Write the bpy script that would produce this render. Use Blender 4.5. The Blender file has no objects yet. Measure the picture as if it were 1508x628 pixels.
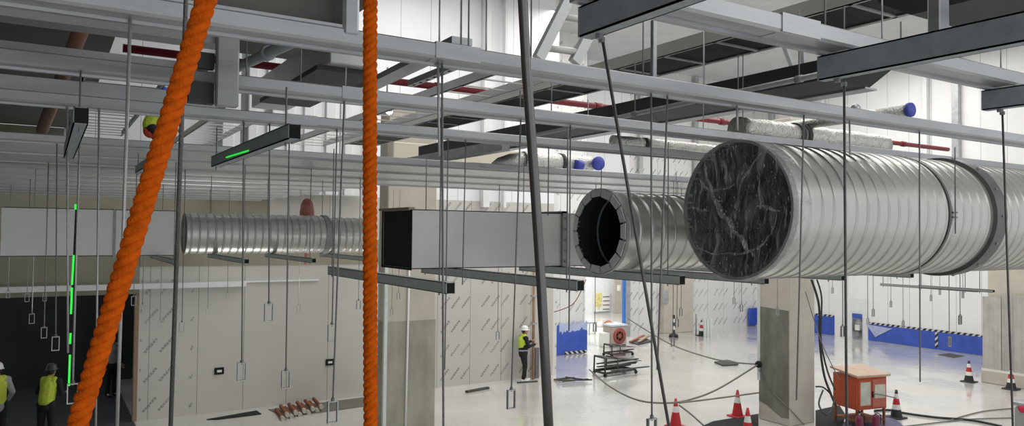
import bpy, math, random
from mathutils import Vector, Matrix
random.seed(7)
SC = bpy.context.scene
COL = SC.collection
PI = math.pi
# ------------------------------------------------------------------ camera
# X runs along the ducts and the long ceiling beams, Y straight across them.
# The camera stands on a raised platform; heights below are measured from the lens and
# everything is lifted by EYE at the end so that the floor lies at zero.
EYE = 4.8
FL = 1110.0
YAW, PITCH, ROLL = math.radians(31.8), math.radians(1.5), math.radians(0.6)
fwd = Vector((math.sin(YAW)*math.cos(PITCH), math.cos(YAW)*math.cos(PITCH), math.sin(PITCH)))
r0 = Vector((math.cos(YAW), -math.sin(YAW), 0))
u0 = r0.cross(fwd)
RT = r0*math.cos(ROLL) + u0*math.sin(ROLL)
UP = u0*math.cos(ROLL) - r0*math.sin(ROLL)
cam_d = bpy.data.cameras.new('camera'); cam = bpy.data.objects.new('camera', cam_d); COL.objects.link(cam)
cam_d.sensor_width = 36; cam_d.lens = 36*FL/1508; cam_d.clip_start = .05; cam_d.clip_end = 300
cam.matrix_world = Matrix(((RT.x, UP.x, -fwd.x, 0), (RT.y, UP.y, -fwd.y, 0), (RT.z, UP.z, -fwd.z, 0), (0, 0, 0, 1)))
SC.camera = cam

def at(px, py, x=None, y=None, z=None, d=None):
    """point of the place seen at a pixel, on the plane X=x, Y=y, height z, or at depth d"""
    v = fwd + RT*((px-754)/FL) - UP*((py-314)/FL)
    if x is not None: t = x/v.x
    elif y is not None: t = y/v.y
    elif z is not None: t = z/v.z
    else: t = d
    return v*t
FLOOR = -EYE
def fl(px, py): return at(px, py, z=FLOOR)

# ------------------------------------------------------------------ materials
MATS = {}
def mat(name, col, rough=.5, metal=0.0, var=.12, scale=6.0, bump=0.0, bscale=40.0, rvar=0.0, emit=None, estr=0, stretch=None):
    m = bpy.data.materials.new(name); m.use_nodes = True
    nt = m.node_tree; N = nt.nodes; L = nt.links
    b = N['Principled BSDF']
    b.inputs['Roughness'].default_value = rough; b.inputs['Metallic'].default_value = metal
    tc = N.new('ShaderNodeTexCoord')
    src = tc.outputs['Object']
    if stretch:
        mp = N.new('ShaderNodeMapping'); mp.inputs['Scale'].default_value = stretch
        L.new(src, mp.inputs['Vector']); src = mp.outputs['Vector']
    nz = N.new('ShaderNodeTexNoise'); nz.inputs['Scale'].default_value = scale; nz.inputs['Detail'].default_value = 5
    L.new(src, nz.inputs['Vector'])
    rp = N.new('ShaderNodeValToRGB')
    rp.color_ramp.elements[0].position = .3; rp.color_ramp.elements[1].position = .7
    rp.color_ramp.elements[0].color = tuple(c*(1-var) for c in col)+(1,)
    rp.color_ramp.elements[1].color = tuple(min(1, c*(1+var)) for c in col)+(1,)
    L.new(nz.outputs['Fac'], rp.inputs['Fac']); L.new(rp.outputs['Color'], b.inputs['Base Color'])
    if rvar:
        mr = N.new('ShaderNodeMapRange')
        mr.inputs['To Min'].default_value = max(.02, rough-rvar); mr.inputs['To Max'].default_value = min(1, rough+rvar)
        mr.inputs['From Min'].default_value = .3; mr.inputs['From Max'].default_value = .7
        L.new(nz.outputs['Fac'], mr.inputs['Value']); L.new(mr.outputs['Result'], b.inputs['Roughness'])
    if bump:
        n2 = N.new('ShaderNodeTexNoise'); n2.inputs['Scale'].default_value = bscale; n2.inputs['Detail'].default_value = 4
        L.new(src, n2.inputs['Vector'])
        bp = N.new('ShaderNodeBump'); bp.inputs['Strength'].default_value = bump; bp.inputs['Distance'].default_value = .02
        L.new(n2.outputs['Fac'], bp.inputs['Height']); L.new(bp.outputs['Normal'], b.inputs['Normal'])
    if emit:
        b.inputs['Emission Color'].default_value = emit+(1,); b.inputs['Emission Strength'].default_value = estr
    MATS[name] = m
    return m
def mth(nt, op, a, b=None):
    n = nt.nodes.new('ShaderNodeMath'); n.operation = op
    for i, v in enumerate((a, b)):
        if v is None: continue
        if isinstance(v, (int, float)): n.inputs[i].default_value = v
        else: nt.links.new(v, n.inputs[i])
    return n.outputs[0]

galv = mat('galvanised_beam', (.45,.465,.48), .40, .5, .16, 7, .06, 60, .08, stretch=(.25,1,1))
galv_dark = mat('painted_grey_steel', (.36,.41,.45), .5, .05, .12, 14, .1, 60)
galv_green = mat('grey_green_channel', (.62,.68,.66), .5, 0, .08, 10)
duct = mat('spiral_duct_zinc', (.60,.60,.57), .30, .7, .06, 2.5, 0, 25, .04)
duct_flat = mat('flat_duct_zinc', (.62,.63,.61), .42, .35, .06, 2.5, .03, 6, .05)
duct_in = mat('black_duct_lining', (.018,.02,.021), .8, 0, .3, 6)
flange_m = mat('weathered_flange', (.33,.34,.33), .5, .5, .15, 14)
tape_m = mat('foil_tape', (.72,.73,.73), .35, .4, .1, 30, .3, 60)
rodm = mat('threaded_rod_zinc', (.30,.31,.31), .38, .75, .1, 40, .5, 400)
rodm_dark = mat('dark_rod_steel', (.16,.16,.155), .33, .8, .1, 30, .4, 300)
rodm_lite = mat('bright_rod_zinc', (.5,.51,.51), .4, .5, .1, 40)
white_m = mat('white_painted_metal', (.78,.79,.80), .4, 0, .04, 4)
tray_lite = mat('beige_tray_side', (.70,.68,.63), .5, .3, .06, 4)
tray_dark = mat('black_cables', (.022,.023,.022), .65, 0, .4, 10)
lag_dark = mat('dark_lagging', (.05,.054,.056), .6, 0, .15, 5)
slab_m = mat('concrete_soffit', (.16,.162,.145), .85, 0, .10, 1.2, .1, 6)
roof_m = mat('roof_sheet', (.55,.56,.57), .7, 0, .06, 1)
foil = mat('crinkled_foil', (.66,.65,.61), .3, .7, .12, 12, .7, 45, .08)
conc = mat('beige_concrete', (.52,.49,.42), .85, 0, .07, 2.2, .15, 20)
conc_d = mat('damp_render_patch', (.19,.195,.165), .9, 0, .25, 3.5, .15, 20, stretch=(1,1,.5))
blue_m = mat('blue_film', (.045,.10,.47), .42, 0, .14, 2.5, .2, 8)
blue_cap = mat('blue_plastic', (.06,.08,.45), .5, 0, .06, 5)
red_m = mat('red_pipe_paint', (.20,.014,.024), .45, 0, .1, 5)
brown_m = mat('brown_primer_pipe', (.30,.14,.09), .5, 0, .12, 6)
cone_r = mat('cone_red', (.48,.02,.025), .5, 0, .12, 12)
cone_w = mat('cone_reflective_white', (.75,.75,.73), .4, 0, .05, 20)
cone_b = mat('cone_black_rubber', (.02,.022,.024), .6, 0, .2, 12)
orange_box = mat('orange_enamel', (.46,.075,.022), .45, 0, .1, 5)
orange_rope = mat('orange_rope_fibre', (.62,.105,.005), .95, 0, .22, 60, .35, 260)
orange_rope.node_tree.nodes['Principled BSDF'].inputs['Specular IOR Level'].default_value = .08
skin_m = mat('skin', (.45,.27,.19), .55, 0, .05, 20)
hair_m = mat('black_hair', (.015,.013,.012), .6, 0, .1, 30)
black_cloth = mat('black_cloth', (.013,.014,.017), .85, 0, .2, 20, .2, 60)
grey_cloth = mat('grey_cloth', (.35,.36,.37), .85, 0, .1, 20, .2, 60)
hivis_d = mat('dimmed_hi_vis', (.55,.66,.06), .7, 0, .15, 12)  # hi-vis copy painted duller for the workers in the unlit doorway
helmet_g = mat('dark_helmet', (.05,.055,.06), .4)
hivis = mat('hi_vis_yellow', (.55,.72,.06), .6, 0, .08, 20)
helmet_w = mat('white_helmet', (.82,.83,.83), .3, 0, .02, 5)
helmet_y = mat('yellow_helmet', (.85,.55,.03), .3, 0, .02, 5)
helmet_b = mat('blue_helmet', (.05,.12,.55), .3, 0, .02, 5)
red_cloth = mat('red_cloth', (.65,.08,.05), .8, 0, .1, 20)
wood = mat('weathered_timber', (.32,.22,.15), .8, 0, .2, 8, stretch=(1,1,8))
rust = mat('rusty_steel', (.28,.10,.05), .75, .2, .3, 14, .3, 60)
scrap = mat('dark_scrap_steel', (.075,.076,.072), .85, .1, .25, 12)
black_m = mat('black_plastic', (.010,.011,.012), .9, 0, .2, 8)
paper = mat('paper', (.75,.75,.70), .7, 0, .05, 10)
paper_y = mat('yellow_paper', (.70,.62,.25), .7, 0, .3, 8)
ink = mat('printed_ink', (.06,.06,.07), .7, 0, .1, 10)
maroon = mat('maroon_cylinder', (.16,.015,.05), .35, 0, .1, 8)
stainless = mat('stainless', (.45,.46,.46), .35, .6, .06, 6)
corr = mat('grey_corrugated_sheet', (.47,.46,.43), .55, .15, .10, 3)
khaki = mat('khaki_render', (.30,.29,.22), .85, 0, .08, 1.5)
sheet_m = mat('pale_ceiling_sheet', (.66,.69,.72), .26, .35, .10, .9, .03, 3)
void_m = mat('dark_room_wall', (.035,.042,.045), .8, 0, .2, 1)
left_m = mat('dull_left_wall', (.28,.28,.25), .85, 0, .1, 1)
green_l = mat('green_laser_light', (.02,.5,.05), .5, 0, 0, 5, emit=(.03,1,.08), estr=.75)
lamp_m = mat('lamp_face', (.9,.9,.9), .4, 0, 0, 5, emit=(1,.97,.9), estr=14)
door_m = mat('door_board', (.42,.38,.32), .6, 0, .06, 3)
pink_m = mat('faded_red_plastic', (.52,.20,.15), .6, 0, .1, 8)
cable_m = mat('black_cable', (.025,.025,.025), .5, 0, .2, 12)
purple_shade = mat('purple_floor_shade', (.11,.10,.19), .6, 0, .15, 4)

def seam_duct(name, pitch, off):
    # zinc sheet with the seam shadow painted as a dark line at every pitch
    m = mat(name, (.56,.555,.525), .30, .7, .06, 2.5, 0, 25, .04)
    nt = m.node_tree; L = nt.links; b = nt.nodes['Principled BSDF']
    base = b.inputs['Base Color'].links[0].from_socket
    tc = nt.nodes.new('ShaderNodeTexCoord'); sp = nt.nodes.new('ShaderNodeSeparateXYZ'); L.new(tc.outputs['Object'], sp.inputs[0])
    f = mth(nt, 'FRACT', mth(nt, 'ADD', mth(nt, 'DIVIDE', mth(nt, 'SUBTRACT', sp.outputs[0], off+.008), pitch), .5))
    k = mth(nt, 'LESS_THAN', mth(nt, 'ABSOLUTE', mth(nt, 'SUBTRACT', f, .5)), .0055/pitch)
    mx = nt.nodes.new('ShaderNodeMixRGB'); L.new(k, mx.inputs[0]); L.new(base, mx.inputs[1]); mx.inputs[2].default_value = (.10,.10,.095,1)
    L.new(mx.outputs[0], b.inputs['Base Color'])
    return m
def panel_wall(name, col, seam_w=1.2, text=False, xlim=None, axis=0, tint=None):
    m = mat(name, col, .38, 0, .035, .8, .03, 3)
    nt = m.node_tree; L = nt.links; b = nt.nodes['Principled BSDF']
    base = b.inputs['Base Color'].links[0].from_socket
    geo = nt.nodes.new('ShaderNodeNewGeometry'); sp = nt.nodes.new('ShaderNodeSeparateXYZ')
    L.new(geo.outputs['Position'], sp.inputs[0])
    x = sp.outputs[axis]; z = sp.outputs[2]
    fr = mth(nt, 'FRACT', mth(nt, 'DIVIDE', x, seam_w))
    seam = mth(nt, 'LESS_THAN', fr, .016/seam_w)
    mx = nt.nodes.new('ShaderNodeMixRGB'); L.new(base, mx.inputs[1]); mx.inputs[2].default_value = tuple(c*.45 for c in col)+(1,)
    L.new(seam, mx.inputs[0])
    out = mx.outputs[0]
    if text:   # slanted rows of printed words on the protective film
        sx, sz = .36, .74
        cx = mth(nt, 'DIVIDE', x, sx); cz = mth(nt, 'DIVIDE', z, sz)
        ix = mth(nt, 'FLOOR', cx)
        lx = mth(nt, 'MULTIPLY', mth(nt, 'SUBTRACT', mth(nt, 'FRACT', cx), .5), sx)
        lz = mth(nt, 'MULTIPLY', mth(nt, 'SUBTRACT', mth(nt, 'FRACT', cz), .5), sz)
        c, s = math.cos(math.radians(50)), math.sin(math.radians(50))
        a = mth(nt, 'ADD', mth(nt, 'MULTIPLY', lx, c), mth(nt, 'MULTIPLY', lz, s))
        e = mth(nt, 'SUBTRACT', mth(nt, 'MULTIPLY', lz, c), mth(nt, 'MULTIPLY', lx, s))
        m1 = mth(nt, 'LESS_THAN', mth(nt, 'ABSOLUTE', a), .23)
        ln = nt.nodes.new('ShaderNodeTexNoise'); ln.inputs['Scale'].default_value = 17; ln.inputs['Detail'].default_value = 2
        L.new(geo.outputs['Position'], ln.inputs['Vector'])
        m2 = mth(nt, 'LESS_THAN', mth(nt, 'ADD', mth(nt, 'ABSOLUTE', e), mth(nt, 'MULTIPLY', ln.outputs['Fac'], .07)), .066)
        # letters: strokes along the word
        f = mth(nt, 'FRACT', mth(nt, 'MULTIPLY', a, 13.0))
        m3 = mth(nt, 'GREATER_THAN', mth(nt, 'ADD', f, mth(nt, 'MULTIPLY', mth(nt, 'ABSOLUTE', e), 9.0)), .33)
        gap = mth(nt, 'GREATER_THAN', mth(nt, 'FRACT', mth(nt, 'MULTIPLY', mth(nt, 'ADD', ix, .5), .25)), .25)
        msk = mth(nt, 'MULTIPLY', mth(nt, 'MULTIPLY', m1, m2), mth(nt, 'MULTIPLY', m3, gap))
        if xlim:
            inr = mth(nt, 'MULTIPLY', mth(nt, 'GREATER_THAN', x, xlim[0]), mth(nt, 'LESS_THAN', x, xlim[1]))
            if len(xlim) > 2:
                inr = mth(nt, 'ADD', inr, mth(nt, 'MULTIPLY', mth(nt, 'GREATER_THAN', x, xlim[2]), mth(nt, 'LESS_THAN', x, xlim[3])))
            msk = mth(nt, 'MULTIPLY', msk, inr)
        nz = nt.nodes.new('ShaderNodeTexNoise'); nz.inputs['Scale'].default_value = 1.3
        L.new(geo.outputs['Position'], nz.inputs['Vector'])
        msk = mth(nt, 'MULTIPLY', msk, mth(nt, 'MINIMUM', mth(nt, 'MULTIPLY', nz.outputs['Fac'], 1.3), .75))
        m4 = nt.nodes.new('ShaderNodeMixRGB'); L.new(out, m4.inputs[1]); m4.inputs[2].default_value = (.17,.17,.165,1); L.new(msk, m4.inputs[0])
        out = m4.outputs[0]
    L.new(out, b.inputs['Base Color'])
    return m
wall_film = panel_wall('printed_film_panel', (.55,.54,.50), 1.15, True, (2.1, 3.35, 8.9, 13.9))
wall_film_w = panel_wall('printed_film_panel_white', (.72,.72,.71), 1.15, True)
wall_white = panel_wall('white_sandwich_panel', (.84,.85,.87), 1.0)
wall_right_m = panel_wall('white_sandwich_panel_side', (.84,.84,.84), 1.0, axis=1)

def floor_material():
    m = mat('film_covered_floor', (.62,.61,.58), .22, 0, .10, .35, 0)
    nt = m.node_tree; L = nt.links; b = nt.nodes['Principled BSDF']
    geo = nt.nodes.new('ShaderNodeNewGeometry')
    n1 = nt.nodes.new('ShaderNodeTexNoise'); n1.inputs['Scale'].default_value = .55; n1.inputs['Detail'].default_value = 6
    L.new(geo.outputs['Position'], n1.inputs['Vector'])
    mr = nt.nodes.new('ShaderNodeMapRange'); mr.inputs['From Min'].default_value = .35; mr.inputs['From Max'].default_value = .65
    mr.inputs['To Min'].default_value = .02; mr.inputs['To Max'].default_value = .17
    L.new(n1.outputs['Fac'], mr.inputs['Value']); L.new(mr.outputs['Result'], b.inputs['Roughness'])
    n2 = nt.nodes.new('ShaderNodeTexNoise'); n2.inputs['Scale'].default_value = 2.2; n2.inputs['Detail'].default_value = 5
    n2.inputs['Distortion'].default_value = 1.2
    L.new(geo.outputs['Position'], n2.inputs['Vector'])
    bp = nt.nodes.new('ShaderNodeBump'); bp.inputs['Strength'].default_value = .10; bp.inputs['Distance'].default_value = .05; b.inputs['IOR'].default_value = 1.6
    n3 = nt.nodes.new('ShaderNodeTexNoise'); n3.inputs['Scale'].default_value = 5.5; n3.inputs['Detail'].default_value = 5; n3.inputs['Distortion'].default_value = 2.0
    L.new(geo.outputs['Position'], n3.inputs['Vector'])
    n4 = nt.nodes.new('ShaderNodeTexNoise'); n4.inputs['Scale'].default_value = .33; n4.inputs['Detail'].default_value = 3
    L.new(geo.outputs['Position'], n4.inputs['Vector'])
    pm = nt.nodes.new('ShaderNodeMapRange'); pm.inputs['From Min'].default_value = .46; pm.inputs['From Max'].default_value = .62; pm.inputs['To Max'].default_value = 1.2
    L.new(n4.outputs['Fac'], pm.inputs['Value'])
    hh = mth(nt, 'ADD', n2.outputs['Fac'], mth(nt, 'MULTIPLY', n3.outputs['Fac'], pm.outputs['Result']))
    cb = nt.nodes.new('ShaderNodeBump'); cb.inputs['Strength'].default_value = .5; cb.inputs['Distance'].default_value = .05
    L.new(mth(nt, 'MULTIPLY', n3.outputs['Fac'], pm.outputs['Result']), cb.inputs['Height']); L.new(cb.outputs['Normal'], b.inputs['Coat Normal'])
    b.inputs['Coat Weight'].default_value = .6; b.inputs['Coat Roughness'].default_value = .035; b.inputs['Coat IOR'].default_value = 1.7
    L.new(hh, bp.inputs['Height']); L.new(bp.outputs['Normal'], b.inputs['Normal'])
    return m
floor_m = floor_material()

def film_material():
    m = bpy.data.materials.new('clear_stretch_film'); m.use_nodes = True
    nt = m.node_tree; N = nt.nodes; L = nt.links
    for n in list(N): N.remove(n)
    out = N.new('ShaderNodeOutputMaterial')
    tr = N.new('ShaderNodeBsdfTransparent'); gl = N.new('ShaderNodeBsdfGlossy'); gl.inputs['Roughness'].default_value = .12
    df = N.new('ShaderNodeBsdfTranslucent'); df.inputs['Color'].default_value = (.75,.76,.76,1)
    d2 = N.new('ShaderNodeBsdfDiffuse'); d2.inputs['Color'].default_value = (.72,.74,.74,1)
    tc = N.new('ShaderNodeTexCoord')
    mp = N.new('ShaderNodeMapping'); mp.inputs['Scale'].default_value = (1, 3.2, 1.0); mp.inputs['Rotation'].default_value = (.5, 0, 0)
    L.new(tc.outputs['Object'], mp.inputs['Vector'])
    n1 = N.new('ShaderNodeTexNoise'); n1.inputs['Scale'].default_value = 2.6; n1.inputs['Detail'].default_value = 8; n1.inputs['Distortion'].default_value = 1.4
    L.new(mp.outputs['Vector'], n1.inputs['Vector'])
    r1 = N.new('ShaderNodeValToRGB'); r1.color_ramp.elements[0].position = .50; r1.color_ramp.elements[1].position = .70
    r1.color_ramp.elements[0].color = (.04,.04,.04,1); r1.color_ramp.elements[1].color = (.6,.6,.6,1)
    L.new(n1.outputs['Fac'], r1.inputs['Fac'])
    n3 = N.new('ShaderNodeTexNoise'); n3.inputs['Scale'].default_value = 7; n3.inputs['Detail'].default_value = 6; n3.inputs['Distortion'].default_value = .8
    L.new(mp.outputs['Vector'], n3.inputs['Vector'])
    bp = N.new('ShaderNodeBump'); bp.inputs['Strength'].default_value = 1.0; bp.inputs['Distance'].default_value = .06
    L.new(n3.outputs['Fac'], bp.inputs['Height']); L.new(bp.outputs['Normal'], gl.inputs['Normal'])
    a1 = N.new('ShaderNodeMixShader'); L.new(df.outputs[0], a1.inputs[1]); L.new(d2.outputs[0], a1.inputs[2]); a1.inputs[0].default_value = .6
    a2 = N.new('ShaderNodeMixShader'); L.new(r1.outputs['Color'], a2.inputs[0]); L.new(tr.outputs[0], a2.inputs[1]); L.new(a1.outputs[0], a2.inputs[2])
    # sharp stretched creases and small glints painted white into the film
    m2 = N.new('ShaderNodeMapping'); m2.inputs['Scale'].default_value = (1, 9, 1.6); m2.inputs['Rotation'].default_value = (-.55, 0, 0)
    L.new(tc.outputs['Object'], m2.inputs['Vector'])
    n4 = N.new('ShaderNodeTexNoise'); n4.inputs['Scale'].default_value = 2.2; n4.inputs['Detail'].default_value = 4; n4.inputs['Distortion'].default_value = .8
    L.new(m2.outputs['Vector'], n4.inputs['Vector'])
    r2 = N.new('ShaderNodeValToRGB'); r2.color_ramp.elements[0].position = .60; r2.color_ramp.elements[1].position = .70
    r2.color_ramp.elements[1].color = (.5,.5,.5,1); L.new(n4.outputs['Fac'], r2.inputs['Fac'])
    n5 = N.new('ShaderNodeTexNoise'); n5.inputs['Scale'].default_value = 26; n5.inputs['Detail'].default_value = 3
    L.new(mp.outputs['Vector'], n5.inputs['Vector'])
    r3 = N.new('ShaderNodeValToRGB'); r3.color_ramp.elements[0].position = .66; r3.color_ramp.elements[1].position = .74; L.new(n5.outputs['Fac'], r3.inputs['Fac'])
    mxx = N.new('ShaderNodeMath'); mxx.operation = 'MAXIMUM'; L.new(r2.outputs['Color'], mxx.inputs[0]); L.new(r3.outputs['Color'], mxx.inputs[1])
    a2b = N.new('ShaderNodeMixShader'); L.new(mxx.outputs[0], a2b.inputs[0]); L.new(a2.outputs[0], a2b.inputs[1]); L.new(d2.outputs[0], a2b.inputs[2])
    a3 = N.new('ShaderNodeMixShader'); a3.inputs[0].default_value = .12; L.new(a2b.outputs[0], a3.inputs[1]); L.new(gl.outputs[0], a3.inputs[2])
    L.new(a3.outputs[0], out.inputs['Surface'])
    return m
film = film_material()

def hazard_material():
    m = mat('hazard_tape', (.7,.7,.68), .5, 0, 0, 5)
    nt = m.node_tree; L = nt.links; b = nt.nodes['Principled BSDF']
    geo = nt.nodes.new('ShaderNodeNewGeometry'); sp = nt.nodes.new('ShaderNodeSeparateXYZ'); L.new(geo.outputs['Position'], sp.inputs[0])
    s = mth(nt, 'ADD', mth(nt, 'ADD', sp.outputs[0], sp.outputs[1]), sp.outputs[2])
    f = mth(nt, 'LESS_THAN', mth(nt, 'FRACT', mth(nt, 'MULTIPLY', s, 4.2)), .55)
    mx = nt.nodes.new('ShaderNodeMixRGB'); mx.inputs[1].default_value = (.6,.6,.58,1); mx.inputs[2].default_value = (.02,.02,.03,1)
    L.new(f, mx.inputs[0]); L.new(mx.outputs[0], b.inputs['Base Color'])
    return m
hazard = hazard_material()

# ------------------------------------------------------------------ mesh builder
class MB:
    def __init__(s): s.v = []; s.f = []; s.s = []
    def add(s, vs, fs, smooth=False):
        o = len(s.v); s.v += [tuple(p) for p in vs]
        for f in fs: s.f.append(tuple(i+o for i in f)); s.s.append(smooth)
        return s
    def box(s, x0, x1, y0, y1, z0, z1):
        vs = [(x,y,z) for x in (x0,x1) for y in (y0,y1) for z in (z0,z1)]
        return s.add(vs, [(0,1,3,2),(4,6,7,5),(0,4,5,1),(2,3,7,6),(0,2,6,4),(1,5,7,3)])
    def bevbox(s, x0, x1, y0, y1, z0, z1, b=.01):
        """box with chamfered edges"""
        c = ((x0+x1)/2, (y0+y1)/2, (z0+z1)/2); h = ((x1-x0)/2, (y1-y0)/2, (z1-z0)/2)
        b = min(b, min(h)*.6); vs = []; idx = {}
        for sx in (-1,1):
            for sy in (-1,1):
                for sz in (-1,1):
                    for ax in range(3):
                        p = [sx*(h[0]-b), sy*(h[1]-b), sz*(h[2]-b)]; p[ax] = (sx,sy,sz)[ax]*h[ax]
                        idx[(sx,sy,sz,ax)] = len(vs); vs.append(tuple(c[i]+p[i] for i in range(3)))
        fs = []
        for ax in range(3):
            o = [i for i in range(3) if i != ax]
            for sg in (-1,1):
                q = []
                for a, d in ((-1,-1),(1,-1),(1,1),(-1,1)):
                    k = [0,0,0]; k[ax] = sg; k[o[0]] = a; k[o[1]] = d; q.append(idx[tuple(k)+(ax,)])
                fs.append(tuple(q))
        for ax in range(3):          # edges parallel to ax
            o = [i for i in range(3) if i != ax]
            for a in (-1,1):
                for d in (-1,1):
                    q = []
                    for e, w in ((-1,o[0]),(1,o[0]),(1,o[1]),(-1,o[1])):
                        k = [0,0,0]; k[ax] = e; k[o[0]] = a; k[o[1]] = d; q.append(idx[tuple(k)+(w,)])
                    fs.append(tuple(q))
        for sx in (-1,1):
            for sy in (-1,1):
                for sz in (-1,1): fs.append(tuple(idx[(sx,sy,sz,a)] for a in range(3)))
        return s.add(vs, fs)
    def bar(s, p, q, w, h, up=(0,0,1)):
        """rectangular bar from p to q"""
        p, q = Vector(p), Vector(q); d = (q-p).normalized(); up = Vector(up)
        if abs(d.dot(up)) > .98: up = Vector((0,1,0))
        a = d.cross(up).normalized(); b = a.cross(d)
        vs = [e + a*(i*w/2) + b*(j*h/2) for e in (p, q) for i in (-1,1) for j in (-1,1)]
        return s.add(vs, [(0,1,3,2),(4,6,7,5),(0,4,5,1),(2,3,7,6),(0,2,6,4),(1,5,7,3)])
    def tube(s, pts, r, n=8, caps=True):
        pts = [Vector(p) for p in pts]; m = len(pts)
        rr = r if isinstance(r, (list, tuple)) else [r]*m
        d0 = (pts[1]-pts[0]).normalized()
        ref = Vector((0,0,1)) if abs(d0.z) < .9 else Vector((1,0,0))
        a = d0.cross(ref).normalized(); vs = []
        for i, p in enumerate(pts):
            d = (pts[min(i+1,m-1)]-pts[max(i-1,0)]).normalized()
            a = (a - d*a.dot(d)).normalized(); b = d.cross(a)
            for k in range(n):
                t = 2*PI*k/n; vs.append(p + (a*math.cos(t)+b*math.sin(t))*rr[i])
        fs = [(i*n+k, i*n+(k+1)%n, (i+1)*n+(k+1)%n, (i+1)*n+k) for i in range(m-1) for k in range(n)]
        s.add(vs, fs, True)
        if caps:
            o = len(s.v)-len(vs)
            s.f.append(tuple(o+k for k in range(n))[::-1]); s.s.append(False)
            s.f.append(tuple(o+(m-1)*n+k for k in range(n))); s.s.append(False)
        return s
    def lathe(s, prof, o, axis='z', n=32, smooth=True, a0=0, closed=False):
        """prof: (radius, height) list around an axis through o"""
        vs = []
        for (r, h) in prof:
            for k in range(n):
                t = a0+2*PI*k/n; c, e = r*math.cos(t), r*math.sin(t)
                p = {'z': (c,e,h), 'x': (h,c,e), 'y': (e,h,c)}[axis]
                vs.append((p[0]+o[0], p[1]+o[1], p[2]+o[2]))
        m = len(prof)
        fs = [(i*n+k, i*n+(k+1)%n, ((i+1)%m)*n+(k+1)%n, ((i+1)%m)*n+k) for i in range(m if closed else m-1) for k in range(n)]
        return s.add(vs, fs, smooth)
    def disc(s, o, r, axis='x', n=32, flip=False):
        vs = []
        for k in range(n):
            t = 2*PI*k/n; c, e = r*math.cos(t), r*math.sin(t)
            p = {'z': (c,e,0), 'x': (0,c,e), 'y': (e,0,c)}[axis]; vs.append((p[0]+o[0], p[1]+o[1], p[2]+o[2]))
        f = tuple(range(n)); return s.add(vs, [f[::-1] if flip else f])
    def sphere(s, o, rx, ry, rz, n=14, m=9):
        vs = [(o[0]+rx*math.sin(PI*i/m)*math.cos(2*PI*k/n), o[1]+ry*math.sin(PI*i/m)*math.sin(2*PI*k/n), o[2]+rz*math.cos(PI*i/m)) for i in range(m+1) for k in range(n)]
        return s.add(vs, [(i*n+k, (i+1)*n+k, (i+1)*n+(k+1)%n, i*n+(k+1)%n) for i in range(m) for k in range(n)], True)
    def prism(s, poly, h0, h1, axis='x'):
        """polygon of (a,b) extruded along an axis: x -> (y,z), y -> (x,z), z -> (x,y)"""
        def P(a, b, h): return {'x': (h,a,b), 'y': (a,h,b), 'z': (a,b,h)}[axis]
        n = len(poly); vs = [P(a,b,h0) for a,b in poly]+[P(a,b,h1) for a,b in poly]
        return s.add(vs, [(k,(k+1)%n,n+(k+1)%n,n+k) for k in range(n)]+[tuple(range(n))[::-1], tuple(range(n,2*n))])

def tag(o, label=None, cat=None, group=None, kind=None):
    if label: o['label'] = label
    if cat: o['category'] = cat
    if group: o['group'] = group
    if kind: o['kind'] = kind
    return o
ORG = {}
def make(name, mb, m, parent=None, origin=None, label=None, cat=None, group=None, kind=None):
    me = bpy.data.meshes.new(name)
    if parent is not None: org = ORG[parent.name]
    elif origin is not None: org = Vector(origin)
    else:
        xs, ys, zs = zip(*mb.v); org = Vector(((min(xs)+max(xs))/2, (min(ys)+max(ys))/2, min(zs)))
    me.from_pydata([tuple(Vector(p)-org) for p in mb.v], [], mb.f)
    me.polygons.foreach_set('use_smooth', mb.s)
    import bmesh
    b = bmesh.new(); b.from_mesh(me); bmesh.ops.recalc_face_normals(b, faces=b.faces); b.to_mesh(me); b.free()
    me.materials.append(m)
    o = bpy.data.objects.new(name, me); COL.objects.link(o)
    if parent is not None: o.parent = parent
    else: o.location = org
    ORG[o.name] = org
    return tag(o, label, cat, group, kind)
def thing(name, label, cat, origin, group=None):
    o = bpy.data.objects.new(name, None); COL.objects.link(o); o.location = origin; o.empty_display_size = .1
    ORG[o.name] = Vector(origin)
    return tag(o, label, cat, group)
def struct(name, mb, m, label=None): return make(name, mb, m, kind='structure', label=label)

# ------------------------------------------------------------------ the setting
struct('floor', MB().box(-14, 46, -4, 44, FLOOR-.2, FLOOR), floor_m)
# wall straight across, with a dark opening at its left end
YB = 21.0
struct('wall_back', MB().box(2.06, 14.7, YB, YB+.15, FLOOR, -.95), wall_film)
struct('wall_back_upper', MB().box(2.06, 5.2, YB-.02, YB+.15, -.95, 1.0).box(5.2, 8.6, YB-.02, YB+.15, -.95, -.25), khaki)
struct('wall_back_film', MB().box(5.2, 8.6, YB, YB+.15, -.25, 1.0).box(8.6, 14.7, YB, YB+.15, -.95, 1.0), wall_film)
struct('wall_back_lintel', MB().box(-9, 2.06, YB, YB+.2, -1.63, 1.0), khaki)
struct('wall_back_top', MB().box(.35, 14.7, YB, YB+.15, 1.0, 8.0), wall_white)
struct('wall_back_dim', MB().box(-9, .35, YB, YB+.15, 1.0, 2.4), khaki)
struct('wall_light_block', MB().box(-9, -4.5, -4.2, -4, FLOOR, 8), khaki)  # unseen wall added behind the camera to block world light on the left
struct('floor_shade_slab', MB().box(-9, 2.0, 16.2, 27, FLOOR-.05, FLOOR+.004), void_m)  # thin dark slab paints the unlit floor's shade at the doorway
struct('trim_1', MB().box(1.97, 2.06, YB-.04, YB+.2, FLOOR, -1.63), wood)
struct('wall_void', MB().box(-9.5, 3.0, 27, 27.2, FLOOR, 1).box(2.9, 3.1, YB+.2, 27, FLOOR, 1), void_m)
struct('wall_left', MB().box(-9.2, -9, -4, 21, FLOOR, 8), left_m)
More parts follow.
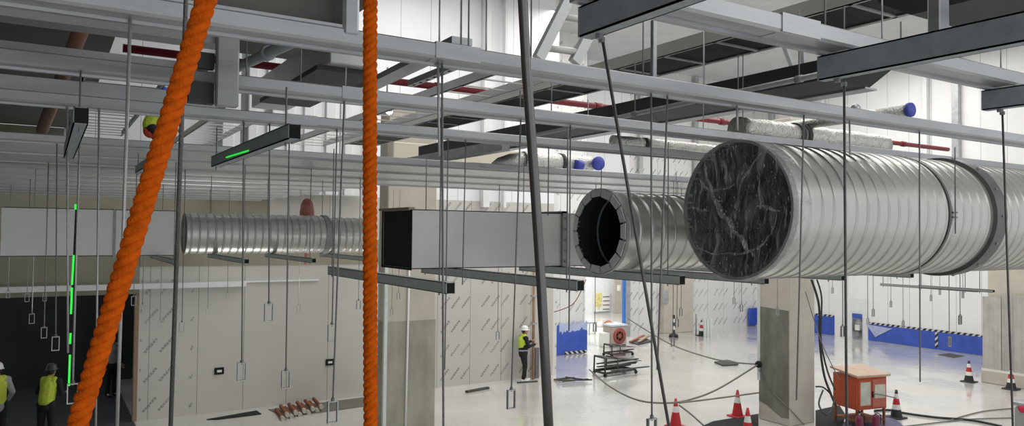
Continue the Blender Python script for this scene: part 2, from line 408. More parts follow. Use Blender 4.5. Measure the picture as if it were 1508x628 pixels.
ledge = MB().box(-.85, 4.6, YB-.22, YB, -1.5, -1.37).box(4.6, 6.6, YB-.06, YB, -1.41, -1.37)
struct('trim_2', ledge, white_m)
struct('wall_recess', MB().box(14.5, 18.5, 24.2, 24.35, FLOOR, 8).box(14.7, 14.85, YB, 24.2, FLOOR, 8), wall_film_w)
struct('wall_rear', MB().box(23.55, 32.4, 27.4, 27.6, FLOOR, 8), wall_film_w)
struct('wall_rear_header', MB().box(18.5, 23.54, 27.4, 27.6, -.5, 8).box(18.35, 18.5, 24.36, 27.39, FLOOR, 8), wall_white)
struct('wall_backroom', MB().box(18, 32, 36, 36.2, FLOOR, 3), white_m)
struct('wall_right', MB().box(32.4, 32.6, -4, 27.6, FLOOR, 8), wall_right_m)
struct('ceiling', MB().box(-9.2, 32.6, -4, 27.6, 8, 8.3), roof_m)
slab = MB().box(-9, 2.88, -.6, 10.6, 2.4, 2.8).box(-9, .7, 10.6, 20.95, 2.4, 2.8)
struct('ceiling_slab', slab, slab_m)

# ------------------------------------------------------------------ long ceiling beams
ZB, SB, WB = .75, .068, .133
def beam_mesh(y, x0, x1, z=ZB, s=SB, w=WB):
    # rectangular rail with a rolled lip along each lower edge
    p = [(y, z+.011), (y+.009, z), (y+.02, z), (y+.022, z+.004), (y+w-.03, z+.004), (y+w-.028, z-.008), (y+w, z-.008), (y+w, z+s), (y+.006, z+s), (y, z+s-.006)]
    return MB().prism(p, x0, x1, 'x')
BEAM_Y = [1.82, 2.917, 4.117, 5.32] + [7.72+1.2*i for i in range(11)]
ordw = ['nearest', 'second', 'third', 'fourth', 'fifth', 'sixth', 'seventh', 'eighth', 'ninth', 'tenth', 'eleventh', 'twelfth', 'thirteenth', 'fourteenth', 'fifteenth', 'sixteenth']
sleeves = {1: [675], 2: [531], 3: [444, 1408], 0: [1180]}
for i, y in enumerate(BEAM_Y):
    x0, x1 = -min(8.6, y*1.1+1), min(32, 2.5*y+2)
    if i == 0: x0 = 1.42
    if y > 12: x1 = 4.7
    lb = ['nearest long galvanised ceiling beam, resting on the dark hanging brackets at upper right',
          'second long galvanised ceiling beam, running across the whole width above both orange ropes',
          'third long galvanised ceiling beam, passing just over the big plastic-wrapped duct',
          'fourth long galvanised ceiling beam, passing behind the top of the big plastic-wrapped duct'][i] if i < 4 else \
         '%s long galvanised ceiling beam counted away from the nearest one' % ordw[i]
    b = make('ceiling_beam', beam_mesh(y, x0, x1), galv, origin=(x0, y, ZB), label=lb, cat='beam', group='long parallel ceiling beams', kind='thing')
    for px in sleeves.get(i, []):
        cx = at(px, 100 if i < 2 else 170, y=y).x
        make('splice_sleeve', MB().box(cx-.11, cx+.11, y-.004, y+WB+.004, ZB-.004+.006, ZB+SB+.004), galv, b)

for k in range(4, len(BEAM_Y)-1):
    y0, y1 = BEAM_Y[k]+WB, BEAM_Y[k+1]
    x0, x1 = -min(8.6, y0*1.1), (4.6 if y0 > 11 else 9 + (k % 2)*3)
    struct('ceiling_panel_%d' % (k-3), MB().box(x0, x1, y0, y1, ZB+.012, ZB+.05), sheet_m)
for i, (y, x1, h, lb) in enumerate(((4.117, .70, .036, 'flat rail stacked on the third beam left of the tall end plate'), (5.32, .95, .085, 'flat rail stacked on the fourth beam left of the tall end plate'))):
    make('stacked_rail', MB().prism([(y+.012,ZB+SB),(y+.012,ZB+SB+h),(y+.12,ZB+SB+h),(y+.12,ZB+SB)], -6.5, x1, 'x'), galv, label=lb, cat='rail')
# an extra rail over the third beam, ending in a tall end plate (upper left)
t = thing('double_rail', 'upper steel rail left of the first orange rope, ending in a tall vertical end plate', 'rail', (.76, 4.0, .625))
make('rail', MB().prism([(4.05,.949),(4.05,1.005),(4.19,1.005),(4.19,.949)], -6, .74, 'x'), galv, t)
make('end_plate', MB().bevbox(.72, .83, 4.00, 4.05, .625, 1.06, .008), galv, t)
make('lower_web', MB().box(.60, .72, 4.055, 4.11, .64, .748), lag_dark, t); make('upper_web', MB().box(.60,.72,4.055,4.11,.82,.90), lag_dark, t)
# deep channel standing on the second beam
t = thing('deep_channel', 'deep dark steel channel lying along the second beam at the top left', 'channel', (1.0, 2.92, ZB+SB))
zc = ZB+SB
make('web', MB().box(-2.2, 1.0, 3.03, 3.045, zc, zc+.34), mat('dull_brown_steel', (.15,.145,.13), .6, .2), t)
make('flange', MB().box(-2.2, 1.0, 2.92, 3.03, zc, zc+.012), galv, t)
make('end_plate', MB().bevbox(1.0, 1.07, 2.91, 3.05, zc-.03, zc+.34, .012), galv, t)

# ------------------------------------------------------------------ dark hanging brackets (upper right)
def channel(mb, x, y0, y1, z, h=.095, w=.05, t=.006):
    # C section along Y with its mouth facing +X; end faces show the section
    mb.box(x, x+t, y0, y1, z, z+h); mb.box(x, x+w, y0, y1, z, z+t); mb.box(x, x+w, y0, y1, z+h-t, z+h)
    mb.box(x+w-t, x+w, y0, y1, z, z+h*.28); mb.box(x+w-t, x+w, y0, y1, z+h*.72, z+h)
    return mb
for x, lb in ((1.47, 'dark steel bracket at the top centre, from which the slanting rod hangs'),
              (2.70, 'dark steel bracket crossing in front of the nearest beam at upper right'),
              (4.00, 'dark steel bracket at the right edge below the nearest beam')):
    t = thing('hanging_bracket', lb, 'bracket', (x, 1.95, ZB-.1), 'dark brackets carrying the nearest beam')
    make('channel', channel(MB(), x, .35, 1.965, ZB-.1-.008, .1, .055), galv_dark, t)
    make('nut', MB().lathe([(0,-.015),(.013,-.015),(.013,0),(0,0)], (x+.03,1.90,ZB-.108), n=6, smooth=False), rodm, t)
    make('end_cap', MB().box(x-.001, x+.056, 1.965, 1.972, ZB-.108, ZB-.008), galv_dark, t)

# ------------------------------------------------------------------ channels hanging on rods
def support(x, y0, y1, z, label, h=.075, w=.06, m=galv_green, rods=True, group='channels slung on rods', slope=0):
    t = thing('support_channel', label, 'channel', (x, y0, z), group)
    mb = channel(MB(), x, y0, y1, z, h, w); make('channel', mb, m, t)
    make('end_dark_plate', MB().box(x+.004, x+w+.001, y0-.002, y0+.006, z+.004, z+h-.004), black_m, t)  # black plate painted in for the shade of the open channel end
    if rods:
        for yy in (y0+.16, y1-.03):
            make('suspension_rod', MB().tube([(x+w/2, yy, z-.02), (x+w/2, yy, ZB)], .005, 6), rodm, t)
    return t
zs = -.324
support(2.20, 4.34, 6.72, zs-.075, 'green-grey channel slung below the open rectangular duct end')
support(3.13, 4.19, 6.72, zs-.075, 'green-grey channel under the middle of the rectangular duct, ending by the long steel rod')
support(4.26, 4.36, 6.72, zs-.075, 'green-grey channel under the open round duct')
support(5.30, 4.40, 6.72, zs-.10, 'green-grey channel ending at the right column below the plastic-wrapped duct', .066)
support(6.45, 4.45, 6.72, zs-.10, 'grey channel just right of the right column, below the big duct', .06)
support(7.60, 4.45, 6.72, zs-.10, 'farthest grey channel below the big duct, near its dark joint ring', .06)
support(1.03, 3.80, 5.86, .46, 'dark channel slung high between the two orange ropes', .078, .06, galv_dark)
support(.10, 3.95, 5.95, .475, 'dark channel slung high left of the slanting orange rope', .078, .06, galv_dark)
support(1.93, 8.85, 11.1, zs-.06, 'small channel under the left spiral duct, left of the paired rods', .055, .05)
support(2.70, 8.85, 11.1, zs-.06, 'small channel under the middle of the left spiral duct', .055, .05)
support(3.50, 8.9, 11.1, zs-.06, 'small channel under the right end of the left spiral duct', .055, .05)
support(1.20, 8.9, 11.1, zs-.06, 'small channel under the right end of the left rectangular duct', .055, .05)
support(.75, 6.4, 8.3, .55, 'short dark channel high behind the slanting rope', .07, .05, galv_dark, rods=True)
for px, py, dd, ln_, lb in ((1296,421,11,3.2,'pale channel far right just below the big duct, nearest the right column'), (1352,424,10,2.2,'second pale channel far right below the big duct')):
    q = at(px, py, d=dd); support(q.x, q.y-ln_*.42, q.y, q.z, lb, .035, .05, white_m)
# ------------------------------------------------------------------ ducts
def spiral(x0, x1, yc, zc, r, pitch, h=.008, n=72):
    prof = [(x0, r)]; x = x0+pitch*.35
    while x < x1-pitch*.3:
        prof += [(x-.011, r), (x-.006, r), (x-.003, r+h), (x+.003, r+h), (x+.005, r-.012), (x+.011, r-.012), (x+.013, r), (x+.019, r)]
        x += pitch
    prof.append((x1, r))
    return MB().lathe([(b, a) for a, b in prof], (0, yc, zc), 'x', n)
def lining(x0, x1, yc, zc, r, n=48):
    m = MB().lathe([(r, x0), (r, x1)], (0, yc, zc), 'x', n); m.disc((x1, yc, zc), r, 'x', n); return m
def ring(x0, x1, yc, zc, ri, ro, n=64): return MB().lathe([(ri,x0),(ro,x0),(ro,x1),(ri,x1)], (0,yc,zc), 'x', n, False, closed=True)

# big duct, its end wrapped in film
BY, BZ, BR = 3.90, .19, .515
BX = 4.38
t = thing('big_spiral_duct', 'largest round spiral duct, its open end wrapped in clear plastic film', 'duct', (BX, BY, BZ-BR))
make('duct_shell', spiral(BX, 7.08, BY, BZ, BR, .135), seam_duct('spiral_zinc_large', .135, .135*.35), t)
make('duct_shell', spiral(7.22, 12.5, BY, BZ, BR-.005, .135), seam_duct('spiral_zinc_far', .135, 7.22-BX+.135*.35), t, label='second length of spiral duct beyond the dark joint ring')
make('inner_lining', lining(BX+.01, 12.4, BY, BZ, BR-.012), duct_in, t)
make('end_rim', ring(BX-.012, BX+.05, BY, BZ, BR-.012, BR+.008), flange_m, t)
fj = make('joint_ring', ring(7.06, 7.23, BY, BZ, BR-.01, BR+.035), mat('dark_joint_band', (.15,.15,.145), .5, .3),  t, label='dark grey joint ring')
for k in range(14):
    a = 2*PI*k/14; make('bolt', MB().lathe([(0,-.012),(.012,-.012),(.012,.012),(0,.012)], (7.145, BY+(BR+.036)*math.cos(a), BZ+(BR+.036)*math.sin(a)), 'x', 6, False), rodm, fj)
make('strap_ring', ring(6.34, 6.37, BY, BZ, BR-.002, BR+.012), rodm_dark, t, label='thin dark strap around the duct')
lug = MB().box(6.37, 6.44, BY-BR-.02, BY-BR+.0, BZ+.01, BZ+.022).box(6.37, 6.44, BY-BR-.02, BY-BR, BZ-.03, BZ-.018)
lug.tube([(6.42, BY-BR-.01, BZ-.16), (6.42, BY-BR-.01, ZB)], .005, 6); make('strap_lug', lug, rodm_dark, t)
# stretched film: a dished, creased sheet over the mouth, turned over the rim
rows = 26; nn = 84; vs = []; random.seed(3)
ph = [random.uniform(0, 6.28) for _ in range(8)]
for i in range(rows+1):
    q = i/rows
    for k in range(nn):
        a = 2*PI*k/nn
        if q <= .84:
            rr = (BR+.012)*q/.84; s = rr/BR
            c = .030*(1-s*s) + .012*math.sin(5*a+ph[0]+4*s)*s + .010*math.sin(9*a+ph[1]-7*s)*s + .008*math.sin(14*s+ph[2]+2*a) + .006*math.sin(23*a+ph[3])*s
            x = BX-.016 + c*(1-s**6)
        else:
            rr = BR+.014 + .006*math.sin(17*a+ph[4]); x = BX-.016 + (q-.84)/.16*(.17+.05*math.sin(4*a+ph[5])+.03*math.sin(11*a+ph[6]))
        vs.append((x, BY+rr*math.cos(a), BZ+rr*math.sin(a)))
fm = MB().add(vs, [(i*nn+k, i*nn+(k+1)%nn, (i+1)*nn+(k+1)%nn, (i+1)*nn+k) for i in range(rows) for k in range(nn)], True)
wrap = make('plastic_wrap', fm, film, t, label='clear crinkled stretch film')
# gathered folds of film
for pts in ([(-.30,.36),(-.24,.18),(-.16,.02),(-.02,-.12),(.12,-.28),(.2,-.36)], [(-.42,-.30),(-.1,-.34),(.2,-.30),(.34,-.18),(.40,.0)], [(-.48,.02),(-.2,.0)], [(-.40,.26),(-.2,.14),(.05,.2)], [(.25,.4),(.1,.25),(.02,.1)], [(.22,.02),(.46,-.02)]):
    q = []
    for j in range(len(pts)-1):
        for e in range(5):
            f = e/5; q.append((BX-.014+.01*math.sin(9*f+j), BY-(pts[j][0]*(1-f)+pts[j+1][0]*f), BZ+pts[j][1]*(1-f)+pts[j+1][1]*f+.012*math.sin(7*f+j)))
    rad = [.003+(.030 if len(pts) == 6 else .012)*math.sin(PI*(j+.5)/len(q))*random.uniform(.35,1) for j in range(len(q))]
    make('film_fold', MB().tube(q, rad, 6), film, wrap)

# second round duct, open, with a taped flange
CX, CY, CZ, CR = 3.94, 4.97, .02, .325
t = thing('open_spiral_duct', 'medium round spiral duct with black open mouth and taped flange', 'duct', (CX, CY, CZ-CR))
make('duct_shell', spiral(CX, 11.5, CY, CZ, CR, .128), seam_duct('spiral_zinc_medium', .128, .128*.35), t)
make('inner_lining', lining(CX, 8, CY, CZ, CR-.012), duct_in, t)
fmb = ring(CX-.004, CX+.03, CY, CZ, CR-.012, CR+.034)
fl2 = make('flange', fmb, flange_m, t)
for k in range(15):
    a0 = 2*PI*(k+.06)/15; a1 = 2*PI*(k+.94)/15; ri = CR-.032+random.uniform(-.006,.008); ro = CR+.028; vs = []
    for x in (CX-.014, CX-.004):
        for a in (a0, a1):
            for r in (ri, ro): vs.append((x, CY+r*math.cos(a), CZ+r*math.sin(a)))
    make('foil_tape', MB().add(vs, [(0,1,3,2),(4,6,7,5),(0,4,5,1),(2,3,7,6),(0,2,6,4),(1,5,7,3)]), tape_m, fl2)
make('lining_seam', ring(CX+.22, CX+.235, CY, CZ, CR-.02, CR-.012), galv_dark, t)

# rectangular duct with open end
def rect_duct(t, x0, x1, y0, y1, z0, z1, m, th=.008):
    make('duct_shell', MB().box(x0,x1,y0,y0+th,z0,z1).box(x0,x1,y1-th,y1,z0,z1).box(x0,x1,y0,y1,z1-th,z1).box(x0,x1,y0,y1,z0,z0+th), m, t)
t = thing('rectangular_duct', 'flat-sided rectangular sheet-metal duct with dark open end, beside the right orange rope', 'duct', (2.70, 6.0, zs))
rect_duct(t, 2.70, 4.28, 5.99, 6.65, zs, .195, duct_flat)
rect_duct(t, 4.34, 9.5, 5.99, 6.65, zs, .195, duct_flat)
make('inner_lining', MB().box(2.705, 2.715, 6.0, 6.64, zs+.01, .185), duct_in, t)
make('end_frame', MB().box(2.69,2.70,5.985,6.00,zs-.006,.20).box(2.69,2.70,6.64,6.655,zs-.006,.20).box(2.69,2.70,5.985,6.655,zs-.01,zs+.005), black_m, t)
make('gasket', MB().box(2.66,2.72,5.98,6.66,.192,.212), mat('tan_gasket', (.33,.29,.2), .7), t)
jf = make('joint_flange', MB().box(4.28,4.34,5.96,5.985,zs-.02,.215).box(4.28,4.34,6.655,6.68,zs-.02,.215).box(4.28,4.34,5.96,6.68,.195,.215).box(4.28,4.34,5.96,6.68,zs-.02,zs), flange_m, t)
for k in range(5): make('bolt', MB().lathe([(0,-.01),(.012,-.01),(.012,.008),(0,.008)], (4.31, 5.958, zs+.05+k*.105), 'y', 6, False), rodm, jf)

# left run
t = thing('left_rectangular_duct', 'long pale rectangular duct at the far left, crossed by the slanting rope', 'duct', (-.4, 10.4, -.33))
rect_duct(t, -.42, .72, 10.4, 10.95, -.335, .235, duct_flat)
rect_duct(t, .74, 1.42, 10.4, 10.95, -.335, .235, duct_flat)
make('joint_flange', MB().box(.715,.745,10.385,10.965,-.345,.245), flange_m, t)
make('end_panel', MB().box(-.42,-.41,10.41,10.94,-.33,.23), duct_flat, t)
t = thing('left_spiral_duct', 'slim round spiral duct between the two orange ropes, in line with the left rectangular duct', 'duct', (1.45, 10.7, -.324))
LY, LZ, LR = 10.72, -.055, .268
make('duct_shell', spiral(1.58, 3.42, LY, LZ, LR, .1, .007, 48), duct, t)
make('duct_shell', spiral(3.46, 4.15, LY, LZ-.01, LR-.012, .1, .007, 48), duct, t)
make('coupling', ring(3.40, 3.47, LY, LZ, LR-.01, LR+.014, 48), flange_m, t)
make('inner_lining', lining(1.60, 3, LY, LZ, LR-.01), duct_flat, t)
make('end_rim', ring(1.565, 1.60, LY, LZ, LR-.012, LR+.01, 48), duct, t)
# red cap standing behind the duct
p = at(452, 322, y=11.2)
cp = MB().lathe([(0,.30),(.035,.295),(.07,.26),(.09,.20)], p, n=20)
t = thing('warning_bollard', 'red-brown round-topped bollard standing up behind the left spiral duct', 'bollard', p)
make('dome', cp, mat('brick_red_plastic', (.40,.13,.09), .6), t)
make('skirt', MB().lathe([(.09,.20),(.105,.1),(.11,-.04),(0,-.04)], p, n=20), pink_m, t)
make('stem', MB().tube([(p.x,p.y,p.z-.04),(p.x,p.y,-.5)], .03, 8), pink_m, t)

# ------------------------------------------------------------------ hanging rods
def loop_mesh(c, w=.06, h=.125, dpt=.022, th=.006):
    x, y, z = c
    return MB().box(x-w/2,x-w/2+th,y-dpt/2,y+dpt/2,z-h,z).box(x+w/2-th,x+w/2,y-dpt/2,y+dpt/2,z-h,z).box(x-w/2+th,x+w/2-th,y-dpt/2,y+dpt/2,z-th,z).box(x-w/2+th,x+w/2-th,y-dpt/2,y+dpt/2,z-h,z-h+th)
def snap(y):
    return min([b+.09 for b in BEAM_Y], key=lambda b: abs(b-y))
def rod(xt, yt, xb, yb, label, loop=0, m=None, r=.005, Y=None, top=ZB, grp='threaded hanging rods'):
    """xt,yt: where the rod leaves its beam (yt None: straight above); xb,yb its lower end; loop: bracket height in the photo"""
    if Y is None:
        if yt is not None: Y = snap(at(xt, yt, z=ZB).y)
        else: Y = snap(at(xb, yb, d=139.0/loop).y)
    b = at(xb, yb, y=Y)
    a = at(xt, yt, y=Y) if yt is not None else b
    k = (top-b.z)/(a.z-b.z) if yt is not None and abs(a.z-b.z) > .05 else 1
    a = Vector((b.x+(a.x-b.x)*k, Y, top))
    o = make('hanging_rod', MB().tube([a, b], r, 8), m or rodm, origin=a, label=label, cat='rod', group=grp)
    if loop:
        make('rod_bracket', loop_mesh((b.x, b.y, b.z+.012)), rodm_lite, o)
        make('nut', MB().lathe([(0,-.006),(.011,-.006),(.011,.008),(0,.008)], (b.x,b.y,b.z+.02), n=6, smooth=False), rodm, o)
    return o
RODS = [
 (192,20,172,640,'pale rod hanging just left of the slanting orange rope, from the second beam',0,rodm_lite),
 (146,150,141,640,'pale rod reaching the bottom edge between the green laser line and the slanting rope',0,rodm_lite),
 (118,182,107,568,'rod carrying the open bracket at the foot of the green laser line',27,rodm_lite),
 (99,190,100,520,'rod hanging close on the left of the green laser line',0,rodm_lite),
 (84,200,82,498,'rod whose open bracket hangs left of the green laser line, above the vested worker',20,rodm),
 (71,None,65,484,'rod with a small open bracket above the yellow-vested worker in the dark doorway',16,rodm),
 (52,None,47,464,'rod with a bright open bracket left of the yellow-vested worker',15,rodm_lite),
 (41,None,40,434,'rod with a bracket just below the white ledge at the far left',12,rodm),
 (14,None,12,430,'shortest rod at the far left, its tab just under the white ledge end',10,rodm_lite),
 (66,None,66,434,'rod with a tiny bracket touching the white ledge left of the green laser line',11,rodm),
 (198,None,197,438,'rod with a bracket under the white ledge, right next to the slanting rope',13,rodm),
 (212,None,210,450,'rod whose bracket hangs at the left edge of the pale wall',13,rodm),
 (237,None,236,472,'rod over the printed words on the pale wall, with a short bracket',11,rodm),
 (269,None,268,476,'rod with a bracket just right of the dark near rod at left',15,rodm),
 (307,None,306,455,'thin rod before the left spiral duct, first right of its open end',10,rodm),
 (336,None,335,432,'thin rod before the left spiral duct, second right of its open end',10,rodm),
 (359,197,356,537,'rod ending low in front of the pale wall, above the long dark floor strip',15,rodm),
 (397,205,396,450,'thin rod in front of the middle of the left spiral duct, with a small bracket',12,rodm),
 (426,205,421,549,'rod with a wide open bracket hanging above the rusty pile',23,rodm),
 (440,None,440,450,'thin rod just in front of the red-brown bollard',10,rodm_lite),
 (507,150,490,594,'long rod left of the right orange rope, with a large open bracket near the floor',29,rodm),
 (496,200,489,481,'rod close beside the long rod left of the right orange rope, with a higher bracket',16,rodm),
 (531,None,528,444,'short rod with a white tag just left of the right orange rope',13,rodm_lite),
 (578,None,577,456,'rod ending in front of the left column, near its left side',10,rodm),
 (588,None,587,432,'shorter rod ending in front of the left column, near its middle',10,rodm),
 (651,90,653,640,'long rod to the bottom edge right of the left column',0,rodm),
 (645,90,647,230,'short pale rod beside the top of the long rod right of the left column',0,rodm_lite),
 (660,206,655,545,'rod almost touching the long rod right of the left column, ending low',0,rodm),
 (686,206,681,420,'rod in front of the flat side of the rectangular duct, ending at its channel',0,rodm),
 (767,174,753,577,'rod slanting down to a bracket just left of the standing worker in black',11,rodm),
 (733,None,733,490,'rod with a grey tag in front of the printed wall, left of the standing worker',12,rodm),
 (808,218,807,318,'short thin rod above the rectangular duct, right of the near thick rod',0,rodm),
 (840,192,838,488,'rod just left of the open round duct, reaching the blue film',0,rodm),
 (959,133,960,620,'long rod crossing the open round duct, its open bracket at the bottom edge',15,rodm),
 (982,168,968,545,'rod just right of the long rod across the open round duct',0,rodm),
 (1085,155,1086,192,'short rod above the top of the plastic-wrapped duct',0,rodm_lite),
 (1184,166,1173,590,'rod in front of the big duct near its plastic-wrapped end, ending on the right column',0,rodm),
 (1354,197,1355,563,'rod in front of the middle of the big duct, ending over the white floor',0,rodm),
 (1251,178,1252,228,'short pale rod above the middle of the big duct',0,rodm_lite),
 (1278,None,1278,470,'rod ending in front of the left end of the blue wall film',9,rodm),
 (1286,None,1286,457,'rod with a small bracket just above the long blue wall film, left part',11,rodm),
 (1330,None,1330,474,'rod whose bracket touches the top edge of the long blue wall film',12,rodm),
 (1241,None,1241,482,'rod whose bracket hangs left of the dark poster, beside a near rod',14,rodm),
 (1398,None,1398,498,'rod whose bracket hangs in front of the long blue wall film, right part',14,rodm),
 (1414,None,1414,466,'rod with a grey tag left of the grey sheeted pillar',12,rodm),
 (1384,None,1384,427,'shortest rod bracket left of the grey sheeted pillar, high under the duct',9,rodm_lite),
 (1371,None,1371,436,'rod with a pale bracket high above the long blue wall film',9,rodm_lite),
 (1312,None,1312,445,'rod with a thin tag above the long blue wall film, beside the poster',9,rodm),
 (1418,None,1418,431,'rod with a dark bracket high under the dark joint ring',9,rodm),
 (1003,None,1003,456,'rod with a dark bracket over the far beige pier',12,rodm),
 (997,None,997,471,'rod with a grey tag beside the far striped post',13,rodm),
 (991,None,991,499,'rod whose bracket hangs just below the far striped post',14,rodm),
 (1092,None,1092,450,'rod with a bracket left of the right column, below the plastic-wrapped duct',11,rodm),
 (1081,None,1081,440,'short rod left of the right column with a slim tag',10,rodm),
 (876,None,876,478,'rod whose bracket hangs in the bright far doorway',13,rodm),
 (1145,None,1145,455,'short rod in front of the dark patch on the right column',10,rodm),
 (1228,None,1226,425,'tiny rod bracket high beside the right column',9,rodm),
]
for q in RODS: rod(*q[:5], loop=q[5], m=q[6], r=.0052 if q[6] is rodm else .006)
# rods under the brackets and the nearest beam
def bracket_rod(xt, yt, xb, yb, label, Y, m=rodm_dark, r=.0055, top=ZB-.1):
    a, b = at(xt, yt, y=Y), at(xb, yb, y=Y); a.z = top
    o = make('hanging_rod', MB().tube([a, b], r, 8), m, origin=a, label=label, cat='rod', group='threaded hanging rods')
    make('nut', MB().lathe([(0,-.008),(.012,-.008),(.012,.008),(0,.008)], (a.x,a.y,a.z-.02), n=6, smooth=False), rodm, o)
bracket_rod(886, 42, 987, 640, 'dark slanting rod from the top-centre bracket across the open round duct', 1.92)
bracket_rod(1243, 110, 1247, 640, 'dark upright rod in front of the big duct, passing the orange cabinet', 1.92)
bracket_rod(1476, 158, 1492, 640, 'dark rod near the right edge, hanging from the right-edge bracket', 1.92)
rod(1300, 100, 1300, 184, 'short rod below the bracket at upper right', 0, rodm_dark, .005, Y=2.96+.02)
a, b = at(276, -60, y=1.86), at(251, 640, y=1.86); a = b+(a-b)*((2.39-b.z)/(a.z-b.z))
make('hanging_rod', MB().tube([a, b], .005, 8), rodm_dark, origin=a, label='dark upright rod behind the slanting orange rope, longest at the left', cat='rod', group='threaded hanging rods')
# near thick rod
c = [at(768, -30, d=1.0)+Vector((0,0,2.02)), at(768, -30, d=1.0), at(775, 100, d=1.0), at(786, 250, d=1.0), at(797, 420, d=1.0), at(809, 650, d=1.0)]
rr = MB().tube(c, .0066, 14)
make('thick_rod', rr, mat('smooth_dark_steel', (.17,.17,.165), .30, .75, .06, 20), origin=c[0], label='thick dark steel rod close to the viewer, down the middle', cat='rod')
# rods and studs above the beams
UPR = [(647,0,647,56,1),(678,0,679,60,1),(689,0,690,60,1),(717,0,716,62,1),(783,0,782,72,1),(947,20,947,107,1),(1036,30,1036,95,2),(1087,80,1087,122,2),(1094,80,1094,122,2),
       (320,45,321,98,2),(363,45,363,98,2),(443,62,443,100,2),(509,100,509,118,2),(766,140,766,156,2),(813,112,812,158,2),(866,150,866,165,2),(1086,152,1086,190,2),(1327,78,1327,130,0),(1474,72,1474,95,0),(1213,0,1215,62,0),(1238,30,1243,75,0),(1299,0,1299,38,0)]
for k, (xa, ya, xb, yb, bi) in enumerate(UPR):
    Y = BEAM_Y[bi]+.06
    b = at(xb, yb, y=Y); b.z = ZB+SB-.002; a = at(xa, ya, y=Y)
    a = Vector((b.x, Y, max(a.z, b.z+.12)))
    make('beam_stud', MB().tube([a, b], .004, 6), rodm if k % 3 else rodm_lite, origin=b, label='thin rod standing on the %s ceiling beam, %s along it' % (['nearest','second','third'][bi], ordw[sum(1 for w in UPR[:k] if w[4] == bi)].replace('nearest','first')), cat='rod', group='thin rods above the beams')
for x, lb in ((955,'upright'),):
    b = at(962, 108, y=2.99); b.z = ZB+SB; tp = at(957, 12, y=2.99)
    make('strut', MB().bevbox(b.x-.012,b.x+.016,b.y-.012,b.y+.012,b.z,b.z+.32,.003).box(b.x-.012,b.x+.05,b.y-.012,b.y+.012,b.z,b.z+.006), galv, label='upright pale strut with an angled foot on the second beam', cat='strut')
pl = at(645, 55, y=2.92); pr = at(705, 66, y=2.92)
make('flat_plate', MB().box(pl.x, pr.x, 2.93, 3.0, ZB+SB, ZB+SB+.008), white_m, label='flat pale plate lying on top of the second beam', cat='plate')

# ------------------------------------------------------------------ trays, ducts and pipes above the beams
def ladder_tray(x0, x1, y0, y1, z, h, label, fill=None, step=.32, m=tray_lite, rung=rodm_lite):
    t = thing('cable_tray', label, 'cable tray', (x0, y0, z), 'cable trays above the beams')
    make('side_rail', MB().box(x0-.012, x0, y0, y1, z, z+h).box(x0-.012, x0+.02, y0, y1, z, z+.006), m, t)
    make('side_rail', MB().box(x1, x1+.012, y0, y1, z, z+h).box(x1-.02, x1+.012, y0, y1, z, z+.006), m, t)
    y = y0+.1
    while y < y1:
        make('rung', MB().box(x0, x1, y, y+.03, z, z+.012), rung, t); y += step
    if fill: make('cables', MB().box(x0+.01, x1-.01, y0, y1, z+.013, z+h*.75), fill, t)
    return t
ladder_tray(4.70, 5.25, 1.2, 13.5, 1.60, .116, 'wide cable tray full of black cables at the top right', tray_dark, .62)
ladder_tray(3.85, 4.45, 6.3, 14, 1.60, .10, 'empty ladder tray with bare rungs left of the black cable tray', None, .42, white_m, tray_lite)
ladder_tray(2.15, 2.8, 11.2, 17, 1.70, .10, 'empty white ladder tray between the slanting rope and the dark high channel', None, .4, white_m, white_m)
ladder_tray(.35, 1.2, 9, 16, 1.75, .10, 'dim ladder tray at upper left behind the brown pipe', None, .4, galv, galv)
# lagged duct with slanting end
t = thing('lagged_duct', 'black lagged flat duct with a slanting end, upper right below the cable tray', 'duct', (5.1, 3.3, 1.2))
make('duct_body', MB().prism([(3.35,1.36),(3.62,1.20),(11,1.20),(11,1.36)], 5.05, 5.62, 'x'), lag_dark, t)
make('edge_strip', MB().box(5.56,5.72,3.62,11,1.185,1.20), galv, t)
t = thing('lagged_duct', 'black lagged flat duct in the top right corner', 'duct', (4.4, 1.3, 1.36))
make('duct_body', MB().prism([(.8,1.5),(2.62,1.5),(2.62,1.38),(2.42,1.26),(.8,1.26)], 4.15, 4.62, 'x'), lag_dark, t)
make('edge_strip', MB().box(4.62,4.66,.8,2.42,1.25,1.40), galv, t)
make('strut', MB().bevbox(3.42,3.50,1.86,1.92,ZB+SB,1.6,.006), galv, label='grey upright strut at the top right in front of the black lagged duct', cat='strut')
# conduit
c0, c1 = at(906, 174, z=1.12), at(1240, 103, z=1.12)
t = thing('conduit_pipe', 'slim galvanised pipe slanting up to the right under the cable tray', 'pipe', c0)
make('tube', MB().tube([c0+(c0-c1)*.6, c1+(c1-c0)*.2], .022, 12), rodm_lite, t)
for f in (.12, .48, .86):
    q = c0.lerp(c1, f); d = (c1-c0).normalized()*.025
    make('clamp', MB().tube([q-d, q+d], .028, 12), flange_m, t)
    make('clamp_rod', MB().tube([q, q+Vector((0,0,.5))], .006, 6), rodm, t)
